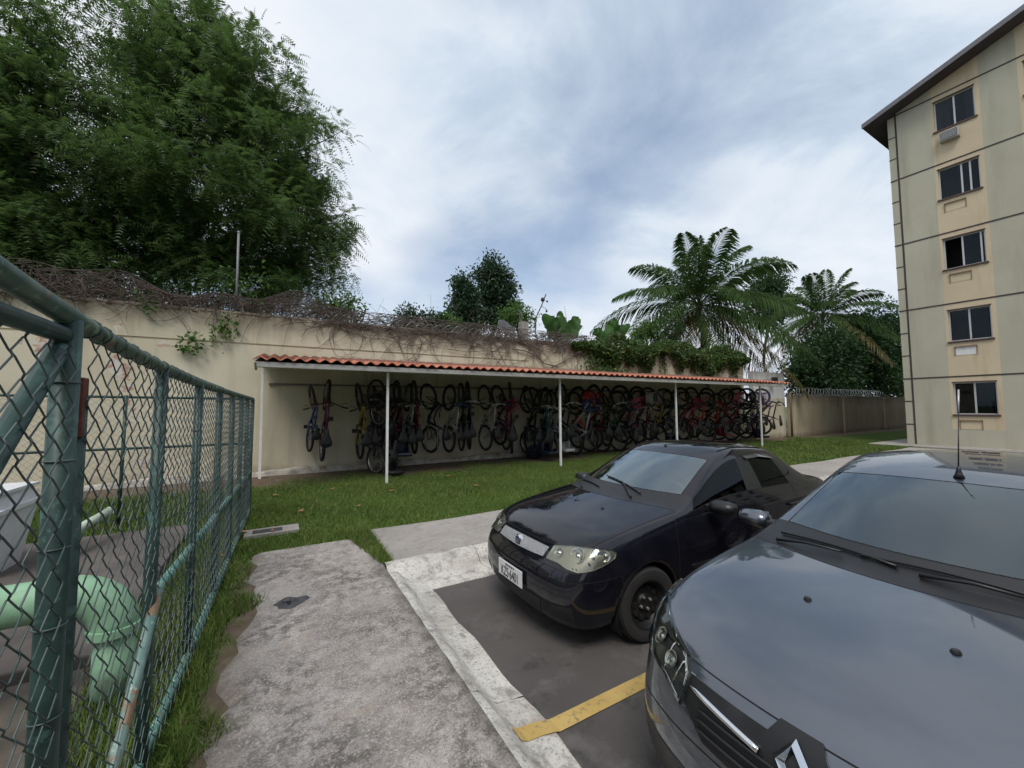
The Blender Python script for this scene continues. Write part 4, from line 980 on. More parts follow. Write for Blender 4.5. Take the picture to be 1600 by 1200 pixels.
def wheel_obj(root, x, y, r, side, steel, steer=0.):
    e = link(bpy.data.objects.new('wheel', None), root) if False else None
    w_ = .185
    prof = [(r*.66, -w_/2+.01), (r*.80, -w_/2), (r*.93, -w_/2+.005), (r*.985, -w_/2+.03), (r, -w_/2+.05), (r, w_/2-.05), (r*.985, w_/2-.03), (r*.93, w_/2-.005), (r*.80, w_/2), (r*.66, w_/2-.01)]
    ty = MB().lathe(prof, (0, 0, 0), 'y', 48, False)
    o = child('wheel', ty.mesh('wheel', MRUB, 'auto'), root); o.location = (x, y, r); o.rotation_euler = (0, 0, R(steer))
    s = side
    rp = [(0, s*.035), (.055, s*.035), (.07, s*.02), (r*.42, s*.028), (r*.50, s*.015), (r*.56, s*.045), (r*.62, s*.078), (r*.67, s*.082), (r*.67, -s*.08)]
    rim = child('rim', MB().lathe(rp, (0, 0, 0), 'y', 40, False).mesh('rim', steel, 'auto'), o)
    for k in range(4):
        a = k*math.pi/2+.4; child('wheel_bolt', MB().lathe([(0, s*.052), (.011, s*.050), (.012, s*.02)], (.05*math.cos(a), 0, .05*math.sin(a)), 'y', 6).mesh('wheel_bolt', MSTEEL), rim)
    for k in range(10):
        a = k*math.pi/5; child('vent_hole', MB().lathe([(0, s*.034), (.020, s*.034), (.022, s*.02)], (r*.40*math.cos(a), 0, r*.40*math.sin(a)), 'y', 8).mesh('vent_hole', MGAP), rim)
    return o
def mirror_obj(root, x, y, z, side, mt):
    m = MB(); P = []
    for i, (t_, s_) in enumerate(((0, .25), (.05, .75), (.3, 1.), (.75, .97), (.95, .8), (1.02, .35))):
        yy = y + side*(.02+.20*t_); P.append([(x + .075*s_*math.cos(a) + .02*t_, yy, z + .062*s_*math.sin(a)*(1-.1*t_)) for a in np.linspace(0, 2*math.pi, 17)])
    m.grid(P); m.add(P[-1][:-1], [tuple(range(16))]); o = child('mirror', m.mesh('mirror', mt, True), root)
    child('mirror_glass', MB().add([(x+.078, y+side*(.06+.14*u), z+.045*w_) for u, w_ in ((0, -1), (1, -.85), (1, .85), (0, 1))], [(0, 1, 2, 3)]).mesh('mirror_glass', MCHROME), o)
    child('mirror_foot', MB().bbox(x-.03, x+.05, min(y-side*.03, y+side*.05), max(y-side*.03, y+side*.05), z-.055, z+.01, .012).mesh('mirror_foot', MTRIM), o); return o
def text_mesh(s, size, depth=.001):
    cu = bpy.data.curves.new('t', 'FONT'); cu.body = s; cu.size = size; cu.align_x = 'CENTER'; cu.align_y = 'CENTER'; cu.extrude = depth
    o = bpy.data.objects.new('t', cu); COL.objects.link(o); dg = bpy.context.evaluated_depsgraph_get(); dg.update()
    me = bpy.data.meshes.new_from_object(o.evaluated_get(dg)); bpy.data.objects.remove(o); return me
def seats(root, xs, z0, hw):
    for x_ in xs:
        for sd in ((1, -1)):
            y_ = sd*hw*.46
            m = MB(); m.bbox(x_-.26, x_+.26, y_-.24, y_+.24, z0+.22, z0+.40, .05); m.bbox(x_+.20, x_+.36, y_-.23, y_+.23, z0+.36, z0+.86, .06, Matrix.Rotation(R(14), 3, 'Y'))
            m.bbox(x_+.30, x_+.40, y_-.13, y_+.13, z0+.90, z0+1.08, .04); child('seat', m.mesh('seat', MSEAT, 'auto'), root)
def wiper(root, bvh, p0, p1, p2, mt=None):
    def on(p, up): 
        h = bvh.find_nearest(Vector(p)); nn = h[1] if h[1].z > 0 else -h[1]; return h[0]+nn*up
    arm = [on(p0, .012), on(tuple(lerp(a, b, .5) for a, b in zip(p0, p1)), .03), on(p1, .022)]
    o = child('wiper', MB().tube(arm, [.010, .008, .006], 6).mesh('wiper', MTRIM, True), root)
    bl = [on(tuple(lerp(a, b, t_) for a, b in zip(p2[0], p2[1])), .012) for t_ in np.linspace(0, 1, 9)]
    child('wiper_blade', MB().tube(bl, .0075, 6).mesh('wiper_blade', MTRIM, True), o)

# ---- black saloon ------------------------------------------------------------
FH = .82
def yrow(w): return [w*k for k in (.90, .965, .995, 1.0, .980, .945)]
def S(x, w, z): return (x, yrow(w), z)
fiat = dict(L=4.13, HW=FH, arch=.325, wr=.285, axles=(.80, 3.17), belt0=.16,
  fcols=[(0, 0), (.35, .018), (.56, .06), (.69, .13)], fx=[.09, .02, -.005, .005, .055, .15], fw=[.95, .99, 1.0, 1.0, .98, .93], fz=[.19, .27, .42, .55, .645, .735],
  side=[S(.30, .765, [.19, .27, .42, .56, .66, .755]), S(.48, .805, [.19, .27, .42, .57, .69, .795]), S(.85, .815, [.20, .27, .43, .60, .75, .855]),
        S(1.16, .82, [.20, .27, .43, .61, .79, .905]), S(1.34, .82, [.20, .27, .43, .61, .81, .925]), S(1.74, .82, [.20, .27, .43, .62, .83, .95]),
        S(2.34, .82, [.20, .27, .43, .62, .835, .948]), S(2.42, .82, [.20, .27, .43, .62, .83, .945]), S(3.20, .82, [.20, .27, .43, .63, .835, .950]),
        S(3.36, .815, [.20, .27, .43, .63, .83, .955]), S(3.54, .81, [.21, .28, .44, .64, .84, .965]), S(3.80, .79, [.22, .29, .45, .64, .84, .96]), S(3.98, .75, [.23, .30, .46, .64, .83, .94])],
  top=[None, [(.40, .715, .815), (.36, .61, .818), (.33, .36, .828), (.32, 0, .835)], [(.82, .72, .885), (.80, .62, .898), (.78, .36, .915), (.77, 0, .922)],
       [(1.29, .735, .935), (1.27, .680, .952), (1.11, .36, .966), (1.055, 0, .972)], [(1.38, .748, .958), (1.35, .692, .968), (1.17, .36, .977), (1.11, 0, .982)],
       [(2.09, .588, 1.330), (2.04, .555, 1.355), (1.95, .32, 1.392), (1.93, 0, 1.40)], [(2.33, .592, 1.362), (2.33, .56, 1.388), (2.33, .32, 1.425), (2.33, 0, 1.432)],
       [(2.42, .592, 1.365), (2.42, .56, 1.391), (2.42, .32, 1.428), (2.42, 0, 1.435)], [(2.98, .588, 1.330), (2.98, .555, 1.360), (2.96, .32, 1.405), (2.97, 0, 1.412)],
       [(3.16, .61, 1.245), (3.10, .56, 1.318), (3.07, .32, 1.365), (3.06, 0, 1.372)], [(3.52, .70, 1.005), (3.52, .64, 1.025), (3.56, .34, 1.04), (3.57, 0, 1.045)],
       [(3.80, .69, .985), (3.80, .62, .998), (3.82, .34, 1.01), (3.83, 0, 1.012)], None],
  bcols=[(.66, .08), (.55, .04), (.33, .01), (0, 0)], bx=[.10, .03, .0, .0, .03, .07], bw=[.95, 1., 1., 1., 1., .98], bz=[.25, .32, .46, .62, .82, .955])
def belt_tag(k, j):                       # k station index (0 = front corner); negative = front face
    if j <= 2 and k < 1: return 6         # bumper
    if 3 <= k < 6 and 1 <= j: return 7    # front door
    if 6 <= k < 8 and 1 <= j and (k < 8): return 8
    return 0
def top_tag(i, c):
    if i == 0 or i in (1, 2): return 5 if c >= 1 else 0
    if i == 3: return 9 if c >= 1 else 0
    if i == 4: return 1 if c >= 2 else (0 if c == 1 else 2)
    if c == 0: return {5: 2, 6: 3, 7: 4}.get(i, 0)
    if i == 9 and c >= 2: return 10
    return 0
fiat['belt_tag'] = belt_tag; fiat['top_tag'] = top_tag
MBLK = car_paint('black_car_paint', (.0065, .0065, .011), 0., .3, 1.52)
fiat['parts'] = [('body', MBLK, False, None), ('windscreen', GSCR, True, None), ('front_window', GSIDE, True, None), ('door_pillar', MTRIM, False, None), ('rear_side_window', GSIDE, True, None), ('bonnet', MBLK, True, None),
                 ('front_bumper', MBLK, True, None), ('front_door', MBLK, True, None), ('rear_door', MBLK, True, None), ('scuttle', MTRIM, False, None), ('rear_window', GSIDE, True, None)]
car = thing('black_car', 'dull black saloon car with silver grille bar parked beside the kerb', 'car', (1.75, 3.05, -.15))
bvh, ob = car_build(car, fiat, MBLK, None)
for sd in (1, -1):
    for ax_ in fiat['axles']: wheel_obj(car, ax_, sd*.715, .285, sd, MSTW, -6 if ax_ < 2 else 0)
    hl = [(.099, .399, .649), (.188, .389, .728), (.261, .532, .752), (.331, .667, .760), (.441, .752, .755), (.470, .775, .735), (.455, .775, .70), (.397, .766, .672), (.283, .735, .632), (.186, .673, .612), (.141, .595, .625), (.128, .518, .645)]
    hl = [(x, sd*y, z) for x, y, z in hl]; d_ = (.62, -sd*.78, 0)
    h_ = child('headlight', panel_mb(bvh, hl, d_, .0015, .03).mesh('headlight', MHOUS, True), car)
    child('lens', panel_mb(bvh, hl, d_, .012, .03, .012).mesh('lens', MLENS, True), h_)
    rim_ = [bvh.find_nearest(Vector(p))[0] for p in hl]
    for (cx, cy, cz, rr_) in ((.175, .47, .693, .040), (.25, .61, .690, .060), (.39, .735, .715, .040)):
        hp, nn, _, _ = bvh.find_nearest(Vector((cx, sd*cy, cz))); nn = nn if nn.dot(Vector((-1, sd, 0))) > 0 else -nn; nn = (nn + Vector((-.6, 0, 0))).normalized()
        b1 = nn.orthogonal().normalized(); b2 = nn.cross(b1); P = []
        for r_, dp in ((rr_, .009), (rr_*.93, .009), (rr_*.75, .002), (rr_*.4, -.004), (.012, .004), (.008, .009), (.001, .010)):
            P.append([hp + nn*(.002+max(-.001, dp)) + (b1*math.cos(a)+b2*math.sin(a))*r_ for a in np.linspace(0, 2*math.pi, 25)])
        child('reflector', MB().grid(P).mesh('reflector', MREFL, True), h_)
gr = [(.15, -.356, .712), (.14, -.2, .716), (.13, 0, .718), (.14, .2, .716), (.15, .356, .712), (.10, .345, .652), (.08, .15, .648), (.077, 0, .646), (.08, -.15, .648), (.10, -.355, .652)]
n = N('silver_mesh_grille'); v_ = n.vor(160, n.obj); n.col(n.mix(n.mr(v_, .25, .55), (.50, .50, .51), (.22, .22, .23))).metal(.3).rough(.5).bump(v_, .6, .003); MMESH = n.m
g_ = child('grille', panel_mb(bvh, gr, (1, 0, 0), .004, .03, .01).mesh('grille', MMESH, True), car)
lowg = [(0, -.40, .36), (0, .40, .36), (0, .36, .235), (0, -.36, .235)]; child('lower_grille', panel_mb(bvh, lowg, (1, 0, 0), .003, .04).mesh('lower_grille', MTRIM, True), car)
for sd in (1, -1): child('fog_light_recess', panel_mb(bvh, [(0, sd*.50, .36), (0, sd*.66, .37), (0, sd*.66, .26), (0, sd*.48, .25)], (1, 0, 0), .003, .04).mesh('fog_light_recess', MTRIM, True), car)
h0 = bvh.ray_cast(Vector((-1, 0, .672)), Vector((1, 0, 0)))[0]
bd = child('emblem', MB().lathe([(0, -.012), (.044, -.012), (.050, -.006), (.050, .02)], (h0.x-.006, 0, .682), 'x', 28).mesh('emblem', MCHROME, 'auto'), g_)
child('emblem_disc', MB().lathe([(0, -.0145), (.038, -.0145), (.039, -.010)], (h0.x-.006, 0, .682), 'x', 24).mesh('emblem_disc', simple('emblem_blue', (.008, .02, .07), .3), ), bd)
for k in range(4): child('emblem_stroke', MB().box(h0.x-.023, h0.x-.0195, -.026+k*.015, -.020+k*.015, .664, .700, Matrix.Rotation(R(-8), 3, 'X')).mesh('emblem_stroke', MCHROME), bd)
hx = bvh.ray_cast(Vector((-1, 0, .44)), Vector((1, 0, 0)))[0].x
pl = child('number_plate', MB().bbox(hx-.022, hx-.014, -.21, .18, .370, .503, .003).mesh('number_plate', simple('plate_white', (.62, .62, .62), .4, var=.05)), car)
MPTXT = simple('plate_black', (.01, .01, .01), .6)
tm = text_mesh('KZS\u00b76401', .098); tm.materials.append(MPTXT)
o = child('plate_characters', tm, pl); o.matrix_local = Matrix.Translation((hx-.0235, -.015, .418)) @ Matrix.Rotation(-math.pi/2, 4, 'Z') @ Matrix.Rotation(math.pi/2, 4, 'X') @ Matrix.Diagonal((.74, 1.12, 1, 1))
for k, (a, b) in enumerate(((-.07, -.055), (-.045, -.02), (-.012, .012), (.02, .035), (.042, .07))): child('plate_legend', MB().box(hx-.0235, hx-.0215, a-.015, b-.015, .476, .489).mesh('plate_legend', MPTXT), pl)
for sd in (1, -1): mirror_obj(car, 1.58, sd*.80, .955, sd, MTRIM)
hnd = MB()
for sd in (1, -1):
    for x_ in (2.20, 3.0):
        hp = bvh.ray_cast(Vector((x_, sd*2, .80)), Vector((0, -sd, 0)))[0]
        child('door_handle', MB().bbox(x_-.09, x_+.09, min(hp.y, hp.y+sd*.035), max(hp.y, hp.y+sd*.035), .785, .815, .01).mesh('door_handle', MTRIM), car)
    rs_ = [(x_, sd*.82, z_) for x_, z_ in ((1.30, .50), (3.0, .50), (3.0, .465), (1.30, .465))]; child('side_moulding', panel_mb(bvh, rs_, (0, -sd, 0), .008, .08, .01).mesh('side_moulding', MTRIM, True), car)
    P = [bvh.find_nearest(Vector((x_, sd*y_, z_)))[0] for x_, y_, z_ in ((2.44, .63, 1.32), (2.7, .63, 1.335), (2.92, .62, 1.31))]
    Q = [bvh.find_nearest(Vector((x_, sd*y_, z_)))[0] + Vector((0, sd*.03, 0)) for x_, y_, z_ in ((2.44, .63, 1.29), (2.7, .63, 1.30), (2.98, .63, 1.26))]
    child('rain_deflector', MB().grid([P, Q]).mesh('rain_deflector', simple('smoked_acrylic', (.03, .03, .032), .15)), car)
    P = [bvh.find_nearest(Vector((x_, sd*.54, 1.45)))[0]+Vector((0, 0, .002)) for x_ in np.linspace(2.14, 2.95, 12)]; child('roof_gutter', MB().tube(P, .006, 5).mesh('roof_gutter', MGAP, True), car)
wiper(car, bvh, (1.14, -.30, .98), (1.28, -.06, 1.06), ((1.22, -.34, 1.03), (1.34, .22, 1.09)))
wiper(car, bvh, (1.10, .36, .98), (1.22, .55, 1.03), ((1.16, .16, 1.01), (1.31, .64, 1.04)))
child('dashboard', MB().bbox(1.18, 1.62, -.66, .66, .78, .955, .06).mesh('dashboard', MDASH, 'auto'), car)
child('steering_wheel', MB().torus((0, 0, 0), .18, .016, 'x', 28, 8).mesh('steering_wheel', MTRIM, True), car).matrix_local = Matrix.Translation((1.72, -.34, .93)) @ Matrix.Rotation(R(-25), 4, 'Y')
child('rear_view_mirror', MB().bbox(1.98, 2.01, -.11, .11, 1.24, 1.30, .01).mesh('rear_view_mirror', MTRIM), car)
seats(car, (2.05, 2.85), .12, .72); child('floor_pan', MB().box(1.1, 3.6, -.70, .70, .30, .33).mesh('floor_pan', MGAP), car)
for y_ in (.26, -.28): hp = bvh.ray_cast(Vector((.80, y_, 2)), Vector((0, 0, -1)))[0]; child('washer_nozzle', MB().lathe([(.0, .012), (.012, .010), (.016, 0)], hp, n=10).mesh('washer_nozzle', MTRIM), car)
hp = bvh.ray_cast(Vector((2.04, .02, 2)), Vector((0, 0, -1)))[0]; child('aerial_stub', MB().lathe([(.0, .02), (.012, .018), (.018, 0)], hp, n=10).mesh('aerial_stub', MTRIM), car)

# ---- grey saloon in the foreground -------------------------------------------
LH = .867
logan = dict(L=4.36, HW=LH, arch=.345, wr=.30, axles=(.83, 3.46), belt0=.17,
  fcols=[(0, 0), (.36, .02), (.58, .08), (.72, .17)], fx=[.10, .03, .0, .01, .04, .085], fw=[.95, .99, 1.0, 1.0, .99, .97], fz=[.19, .28, .44, .56, .67, .782], fdrop=-.04,
  side=[S(.40, .815, [.19, .28, .44, .60, .73, .830]), S(.58, .850, [.20, .28, .45, .62, .77, .875]), S(.90, .862, [.20, .28, .45, .64, .82, .935]),
        S(1.24, .867, [.20, .28, .45, .65, .84, .975]), S(1.40, .867, [.20, .28, .45, .65, .85, .985]), S(1.80, .867, [.20, .28, .45, .66, .86, .995]),
        S(2.44, .867, [.20, .28, .45, .66, .87, 1.005]), S(2.53, .867, [.20, .28, .45, .66, .87, 1.007]), S(3.25, .865, [.20, .28, .45, .67, .88, 1.02]),
        S(3.48, .862, [.20, .28, .45, .67, .89, 1.03]), S(3.72, .855, [.21, .29, .46, .68, .90, 1.04]), S(4.02, .83, [.22, .30, .47, .68, .90, 1.04]), S(4.22, .78, [.23, .31, .48, .68, .89, 1.02])],
  top=[None, [(.48, .765, .892), (.42, .66, .900), (.31, .38, .900), (.27, 0, .902)], [(.86, .775, .965), (.83, .68, .985), (.79, .38, .990), (.77, 0, .996)],
       [(1.34, .785, 1.006), (1.32, .725, 1.020), (1.13, .38, 1.032), (1.06, 0, 1.038)], [(1.44, .796, 1.022), (1.41, .740, 1.034), (1.20, .38, 1.042), (1.13, 0, 1.046)],
       [(2.13, .628, 1.40), (2.06, .595, 1.427), (1.92, .34, 1.462), (1.88, 0, 1.470)], [(2.43, .635, 1.445), (2.43, .60, 1.472), (2.43, .34, 1.512), (2.43, 0, 1.522)],
       [(2.53, .635, 1.45), (2.53, .60, 1.476), (2.53, .34, 1.515), (2.53, 0, 1.525)], [(3.08, .64, 1.40), (3.10, .595, 1.445), (3.12, .34, 1.49), (3.13, 0, 1.50)],
       [(3.32, .65, 1.325), (3.26, .60, 1.40), (3.23, .34, 1.45), (3.22, 0, 1.458)], [(3.72, .75, 1.08), (3.72, .69, 1.10), (3.76, .36, 1.115), (3.77, 0, 1.12)],
       [(4.02, .74, 1.06), (4.02, .66, 1.075), (4.04, .36, 1.085), (4.05, 0, 1.088)], None],
  bcols=[(.70, .08), (.58, .04), (.35, .01), (0, 0)], bx=[.10, .03, .0, .0, .03, .07], bw=[.95, 1., 1., 1., 1., .98], bz=[.25, .33, .48, .66, .88, 1.04])
logan['belt_tag'] = belt_tag; logan['top_tag'] = top_tag
MGRY = car_paint('blue_grey_metallic_paint', (.070, .083, .108), .75, .32, 1.9)
logan['parts'] = [(a, MGRY if m_ is MBLK else (GSCR2 if m_ is GSCR else m_), s_, p_) for a, m_, s_, p_ in fiat['parts']]
car = thing('grey_car', 'glossy blue grey saloon car filling the lower right corner', 'car', (1.35, .70, -.15))
bvh, ob = car_build(car, logan, MGRY, None)
for sd in (1, -1):
    for ax_ in logan['axles']: wheel_obj(car, ax_, sd*.755, .30, sd, MSTEEL)
    hl = [(.070, .405, .640), (.080, .398, .690), (.108, .397, .755), (.153, .433, .795), (.206, .522, .815), (.295, .628, .838), (.43, .74, .862), (.58, .83, .872), (.64, .855, .850), (.56, .845, .805), (.42, .81, .750), (.28, .72, .715), (.18, .62, .700), (.118, .517, .688)]
    hl = [(x, sd*y, z) for x, y, z in hl]; d_ = (.70, -sd*.72, 0)
    h_ = child('headlight', panel_mb(bvh, hl, d_, .0015, .03).mesh('headlight', simple('dark_headlight_housing', (.10, .10, .105), .3, .4), True), car)
    child('lens', panel_mb(bvh, hl, d_, .014, .03, .014).mesh('lens', MLENS, True), h_)
    for pts in (((.075, .42, .655), (.12, .52, .70), (.20, .64, .712), (.42, .80, .762), (.60, .845, .835)), ((.09, .41, .70), (.113, .41, .75), (.16, .445, .785), (.21, .53, .805), (.30, .635, .828), (.43, .745, .85)), ((.13, .525, .70), (.16, .52, .745), (.19, .52, .80)), ((.10, .47, .68), (.12, .45, .73), (.14, .44, .78))):
        P = []
        for a, b in zip(pts[:-1], pts[1:]):
            for t_ in np.linspace(0, 1, 5): P.append(bvh.find_nearest(Vector((lerp(a[0], b[0], t_), sd*lerp(a[1], b[1], t_), lerp(a[2], b[2], t_))))[0])
        nn = Vector((-.7, sd*.7, 0)); child('light_trim', MB().tube([p+nn*.005 for p in P], .007, 6).mesh('light_trim', MCHROME, True), h_)
    for (cx, cy, cz, rr_) in ((.15, .50, .74, .036), (.22, .60, .765, .038)):
        hp, nn, _, _ = bvh.find_nearest(Vector((cx, sd*cy, cz))); nn = nn if nn.dot(Vector((-1, sd, 0))) > 0 else -nn
        b1 = nn.orthogonal().normalized(); b2 = nn.cross(b1)
        P = [[hp + nn*(.002+dp) + (b1*math.cos(a)+b2*math.sin(a))*r_ for a in np.linspace(0, 2*math.pi, 25)] for r_, dp in ((rr_, .010), (rr_*.9, .010), (rr_*.6, .003), (rr_*.3, .001), (.010, .006), (.001, .009))]
        child('reflector', MB().grid(P).mesh('reflector', MREFL, True), h_)
gb = [(.09, -.392, .755), (.08, -.2, .752), (.07, 0, .750), (.08, .2, .752), (.09, .392, .755), (.07, .40, .66), (.03, .30, .585), (0, 0, .565), (.03, -.30, .585), (.07, -.40, .66)]
g_ = child('grille', panel_mb(bvh, gb, (1, 0, 0), .004, .04, .01).mesh('grille', simple('grille_black', (.010, .010, .011), .35), True), car)
for z0 in (.615, .645, .675):
    P = [bvh.ray_cast(Vector((-1, y_, z0+.008*abs(y_))), Vector((1, 0, 0)))[0]+Vector((-.010, 0, 0)) for y_ in np.linspace(-.33, .33, 25)]
    child('grille_slat', MB().tube(P, .007, 5).mesh('grille_slat', MTRIM, True), g_)
for sd in (1, -1):
    P = [bvh.ray_cast(Vector((-1, sd*y_, .682+.12*y_)), Vector((1, 0, 0)))[0]+Vector((-.012, 0, 0)) for y_ in np.linspace(.10, .378, 14)]
    child('chrome_bar', MB().tube(P, [.012]*10+[.011, .010, .008, .005], 8).mesh('chrome_bar', MCHROME, True), g_)
    lo = [(.0, sd*.30, .43), (.1, sd*.60, .45), (.3, sd*.76, .47), (.3, sd*.76, .36), (.05, sd*.50, .30), (0, sd*.30, .32)]; child('fog_light_recess', panel_mb(bvh, lo, (.8, -sd*.6, 0), .004, .04, .008).mesh('fog_light_recess', MTRIM, True), car)
hx = bvh.ray_cast(Vector((-1, 0, .70)), Vector((1, 0, 0)))[0].x
hx2 = [(.08, -.060, .790), (.08, .060, .790), (.06, .105, .722), (.04, .060, .640), (.04, -.060, .640), (.06, -.105, .722)]
bd = child('badge_plate', panel_mb(bvh, hx2, (1, 0, 0), .010, .025, .012).mesh('badge_plate', simple('grille_black', (.01, .01, .011), .35), True), g_)
hp, nn, _, _ = bvh.ray_cast(Vector((-1, 0, .708)), Vector((1, 0, 0))); nn = nn if nn.x < 0 else -nn; ev = (Vector((0, 0, 1))-nn*nn.z).normalized()
def EP(a, b, h): return hp + Vector((0, 1, 0))*a + ev*b + nn*h
oy = [(0, .078), (.058, 0), (0, -.078), (-.058, 0)]; iy = [(.004, .036), (.022, -.004), (-.004, -.036), (-.022, .004)]
m = MB(); V = [EP(a, b, .011) for a, b in oy]+[EP(lerp(a[0], b[0], .5), lerp(a[1], b[1], .5), .032) for a, b in zip(oy, iy)]+[EP(a, b, .011) for a, b in iy]
m.add(V, [(k, (k+1) % 4, 4+(k+1) % 4, 4+k) for k in range(4)]+[(4+k, 4+(k+1) % 4, 8+(k+1) % 4, 8+k) for k in range(4)]); child('emblem', m.mesh('emblem', MCHROME), bd)
hx = bvh.ray_cast(Vector((-1, 0, .43)), Vector((1, 0, 0)))[0].x
pl = child('number_plate', MB().bbox(hx-.02, hx-.010, -.20, .20, .36, .49, .003).mesh('number_plate', MATS['plate_white']), car)
for sd in (1, -1): mirror_obj(car, 1.62, sd*.84, 1.03, sd, MGRY)
wiper(car, bvh, (1.24, .62, 1.03), (1.19, .28, 1.06), ((1.34, .64, 1.05), (1.17, .06, 1.07)))
wiper(car, bvh, (1.16, -.02, 1.04), (1.20, -.34, 1.06), ((1.20, .20, 1.06), (1.24, -.55, 1.07)))
for y_ in (.225, -.225): hp = bvh.ray_cast(Vector((.695, y_, 2)), Vector((0, 0, -1)))[0]; child('washer_nozzle', MB().lathe([(.0, .012), (.012, .010), (.016, 0)], hp, n=10).mesh('washer_nozzle', MTRIM), car)
hp = bvh.ray_cast(Vector((1.92, 0, 2)), Vector((0, 0, -1)))[0]
an = child('aerial', MB().lathe([(.0, .062), (.007, .058), (.010, .04), (.016, .018), (.024, 0)], hp, n=14).mesh('aerial', MTRIM, True), car)
child('aerial_rod', MB().tube([hp+Vector((0, 0, .055)), hp+Vector((.12, .01, .36))], [.0035, .002], 6).mesh('aerial_rod', MTRIM, True), an); child('aerial_tip', MB().tube([hp+Vector((.12, .01, .36)), hp+Vector((.17, .014, .49))], .0045, 6).mesh('aerial_tip', MSTEEL, True), an)
child('dashboard', MB().bbox(1.22, 1.70, -.70, .70, .84, 1.0, .06).mesh('dashboard', MDASH, 'auto'), car)
child('steering_wheel', MB().torus((0, 0, 0), .18, .016, 'x', 28, 8).mesh('steering_wheel', MTRIM, True), car).matrix_local = Matrix.Translation((1.80, -.36, 1.0)) @ Matrix.Rotation(R(-25), 4, 'Y')
child('rear_view_mirror', MB().bbox(1.98, 2.01, -.12, .12, 1.32, 1.39, .01).mesh('rear_view_mirror', MTRIM), car)
seats(car, (2.15, 3.0), .16, .76); child('floor_pan', MB().box(1.1, 3.7, -.74, .74, .30, .33).mesh('floor_pan', MGAP), car)
for sd in (1, -1): child('sun_visor', MB().bbox(2.04, 2.18, min(sd*.12, sd*.42), max(sd*.12, sd*.42), 1.375, 1.387, .005, Matrix.Rotation(R(18), 3, 'Y')).mesh('sun_visor', simple('visor_grey', (.35, .35, .36), .9)), car)
for sd in (1, -1):
    for x_ in (2.32, 3.16):
        hp = bvh.ray_cast(Vector((x_, sd*2, .86)), Vector((0, -sd, 0)))[0]; child('door_handle', MB().bbox(x_-.09, x_+.09, min(hp.y, hp.y+sd*.035), max(hp.y, hp.y+sd*.035), .845, .875, .01).mesh('door_handle', MGRY), car)
# ------------------------------------------------------------------ vegetation
def at(x, y, Y):      # a point of the place at depth Y behind the picture position x, y
    v = _F*628 + _R*(x-800) - _U*(y-600); k = Y/v.y
    return np.array([v.x*k, Y, H+v.z*k])
def leafmat(name, a, b, rough=.5, trans=.28, yellow=None, spec=.35):
    n = N(name); c = n.mix(n.isl, a, b); c = n.mix(n.math('MULTIPLY', n.noise(1.1, 4, .6, None, .35, .65), .55), c, mul(a, .75))
    if yellow: c = n.mix(n.math('GREATER_THAN', n.isl, yellow[1]), c, yellow[0])
    n.col(c).rough(rough); n.b.inputs['Specular IOR Level'].default_value = spec
    tr = n.t.nodes.new('ShaderNodeBsdfTranslucent'); n.t.links.new(n.mix(.5, c, mul(b, 1.6)), tr.inputs[0])
    mx = n.t.nodes.new('ShaderNodeMixShader'); mx.inputs[0].default_value = trans
    n.t.links.new(n.b.outputs[0], mx.inputs[1]); n.t.links.new(tr.outputs[0], mx.inputs[2]); n.t.links.new(mx.outputs[0], n.out.inputs[0]); return n.m
def unit(v): return v/(np.linalg.norm(v, axis=-1, keepdims=True)+1e-9)
def fronds(O, D, L, m=7, ll=.11, w=.034, droop=.45):
    """pinnate sprays: O origins, D directions, L lengths -> triangles"""
    n_ = len(O); t = np.linspace(.12, 1, m)
    side = unit(np.cross(D, rng.normal(size=(n_, 3))*.35+np.array([0, 0, 1.])))
    P = O[:, None] + D[:, None]*(L[:, None, None]*t[None, :, None]); P[:, :, 2] -= droop*L[:, None]*t[None]**2
    along = D[:, None].repeat(m, 1).copy(); along[:, :, 2] -= 2*droop*t[None]; along = unit(along)
    sc = (L/.5)[:, None, None]*(1-.45*t)[None, :, None]
    out = []
    for s in (1, -1):
        tip = P + (side[:, None]*s*ll + along*ll*.45)*sc; tip[:, :, 2] -= .02
        out.append(np.stack([P, tip, P+along*w*sc*1.5], 2))
    V = np.stack(out, 2).reshape(-1, 3); return V, np.arange(len(V)).reshape(-1, 3)
def blades(O, N_, size, asp=.45, fold=.18):
    """single leaves: rhombic quads folded along the rib"""
    n_ = len(O); d = unit(N_+rng.normal(size=(n_, 3))*.6); s = unit(np.cross(d, rng.normal(size=(n_, 3)))); u = np.cross(s, d)
    sz = size*rng.uniform(.6, 1.3, n_)[:, None]
    V = np.stack([O, O+d*sz*.5+s*sz*asp*.5+u*sz*fold, O+d*sz, O+d*sz*.5-s*sz*asp*.5+u*sz*fold], 1).reshape(-1, 3)
    return V, np.arange(len(V)).reshape(-1, 4)
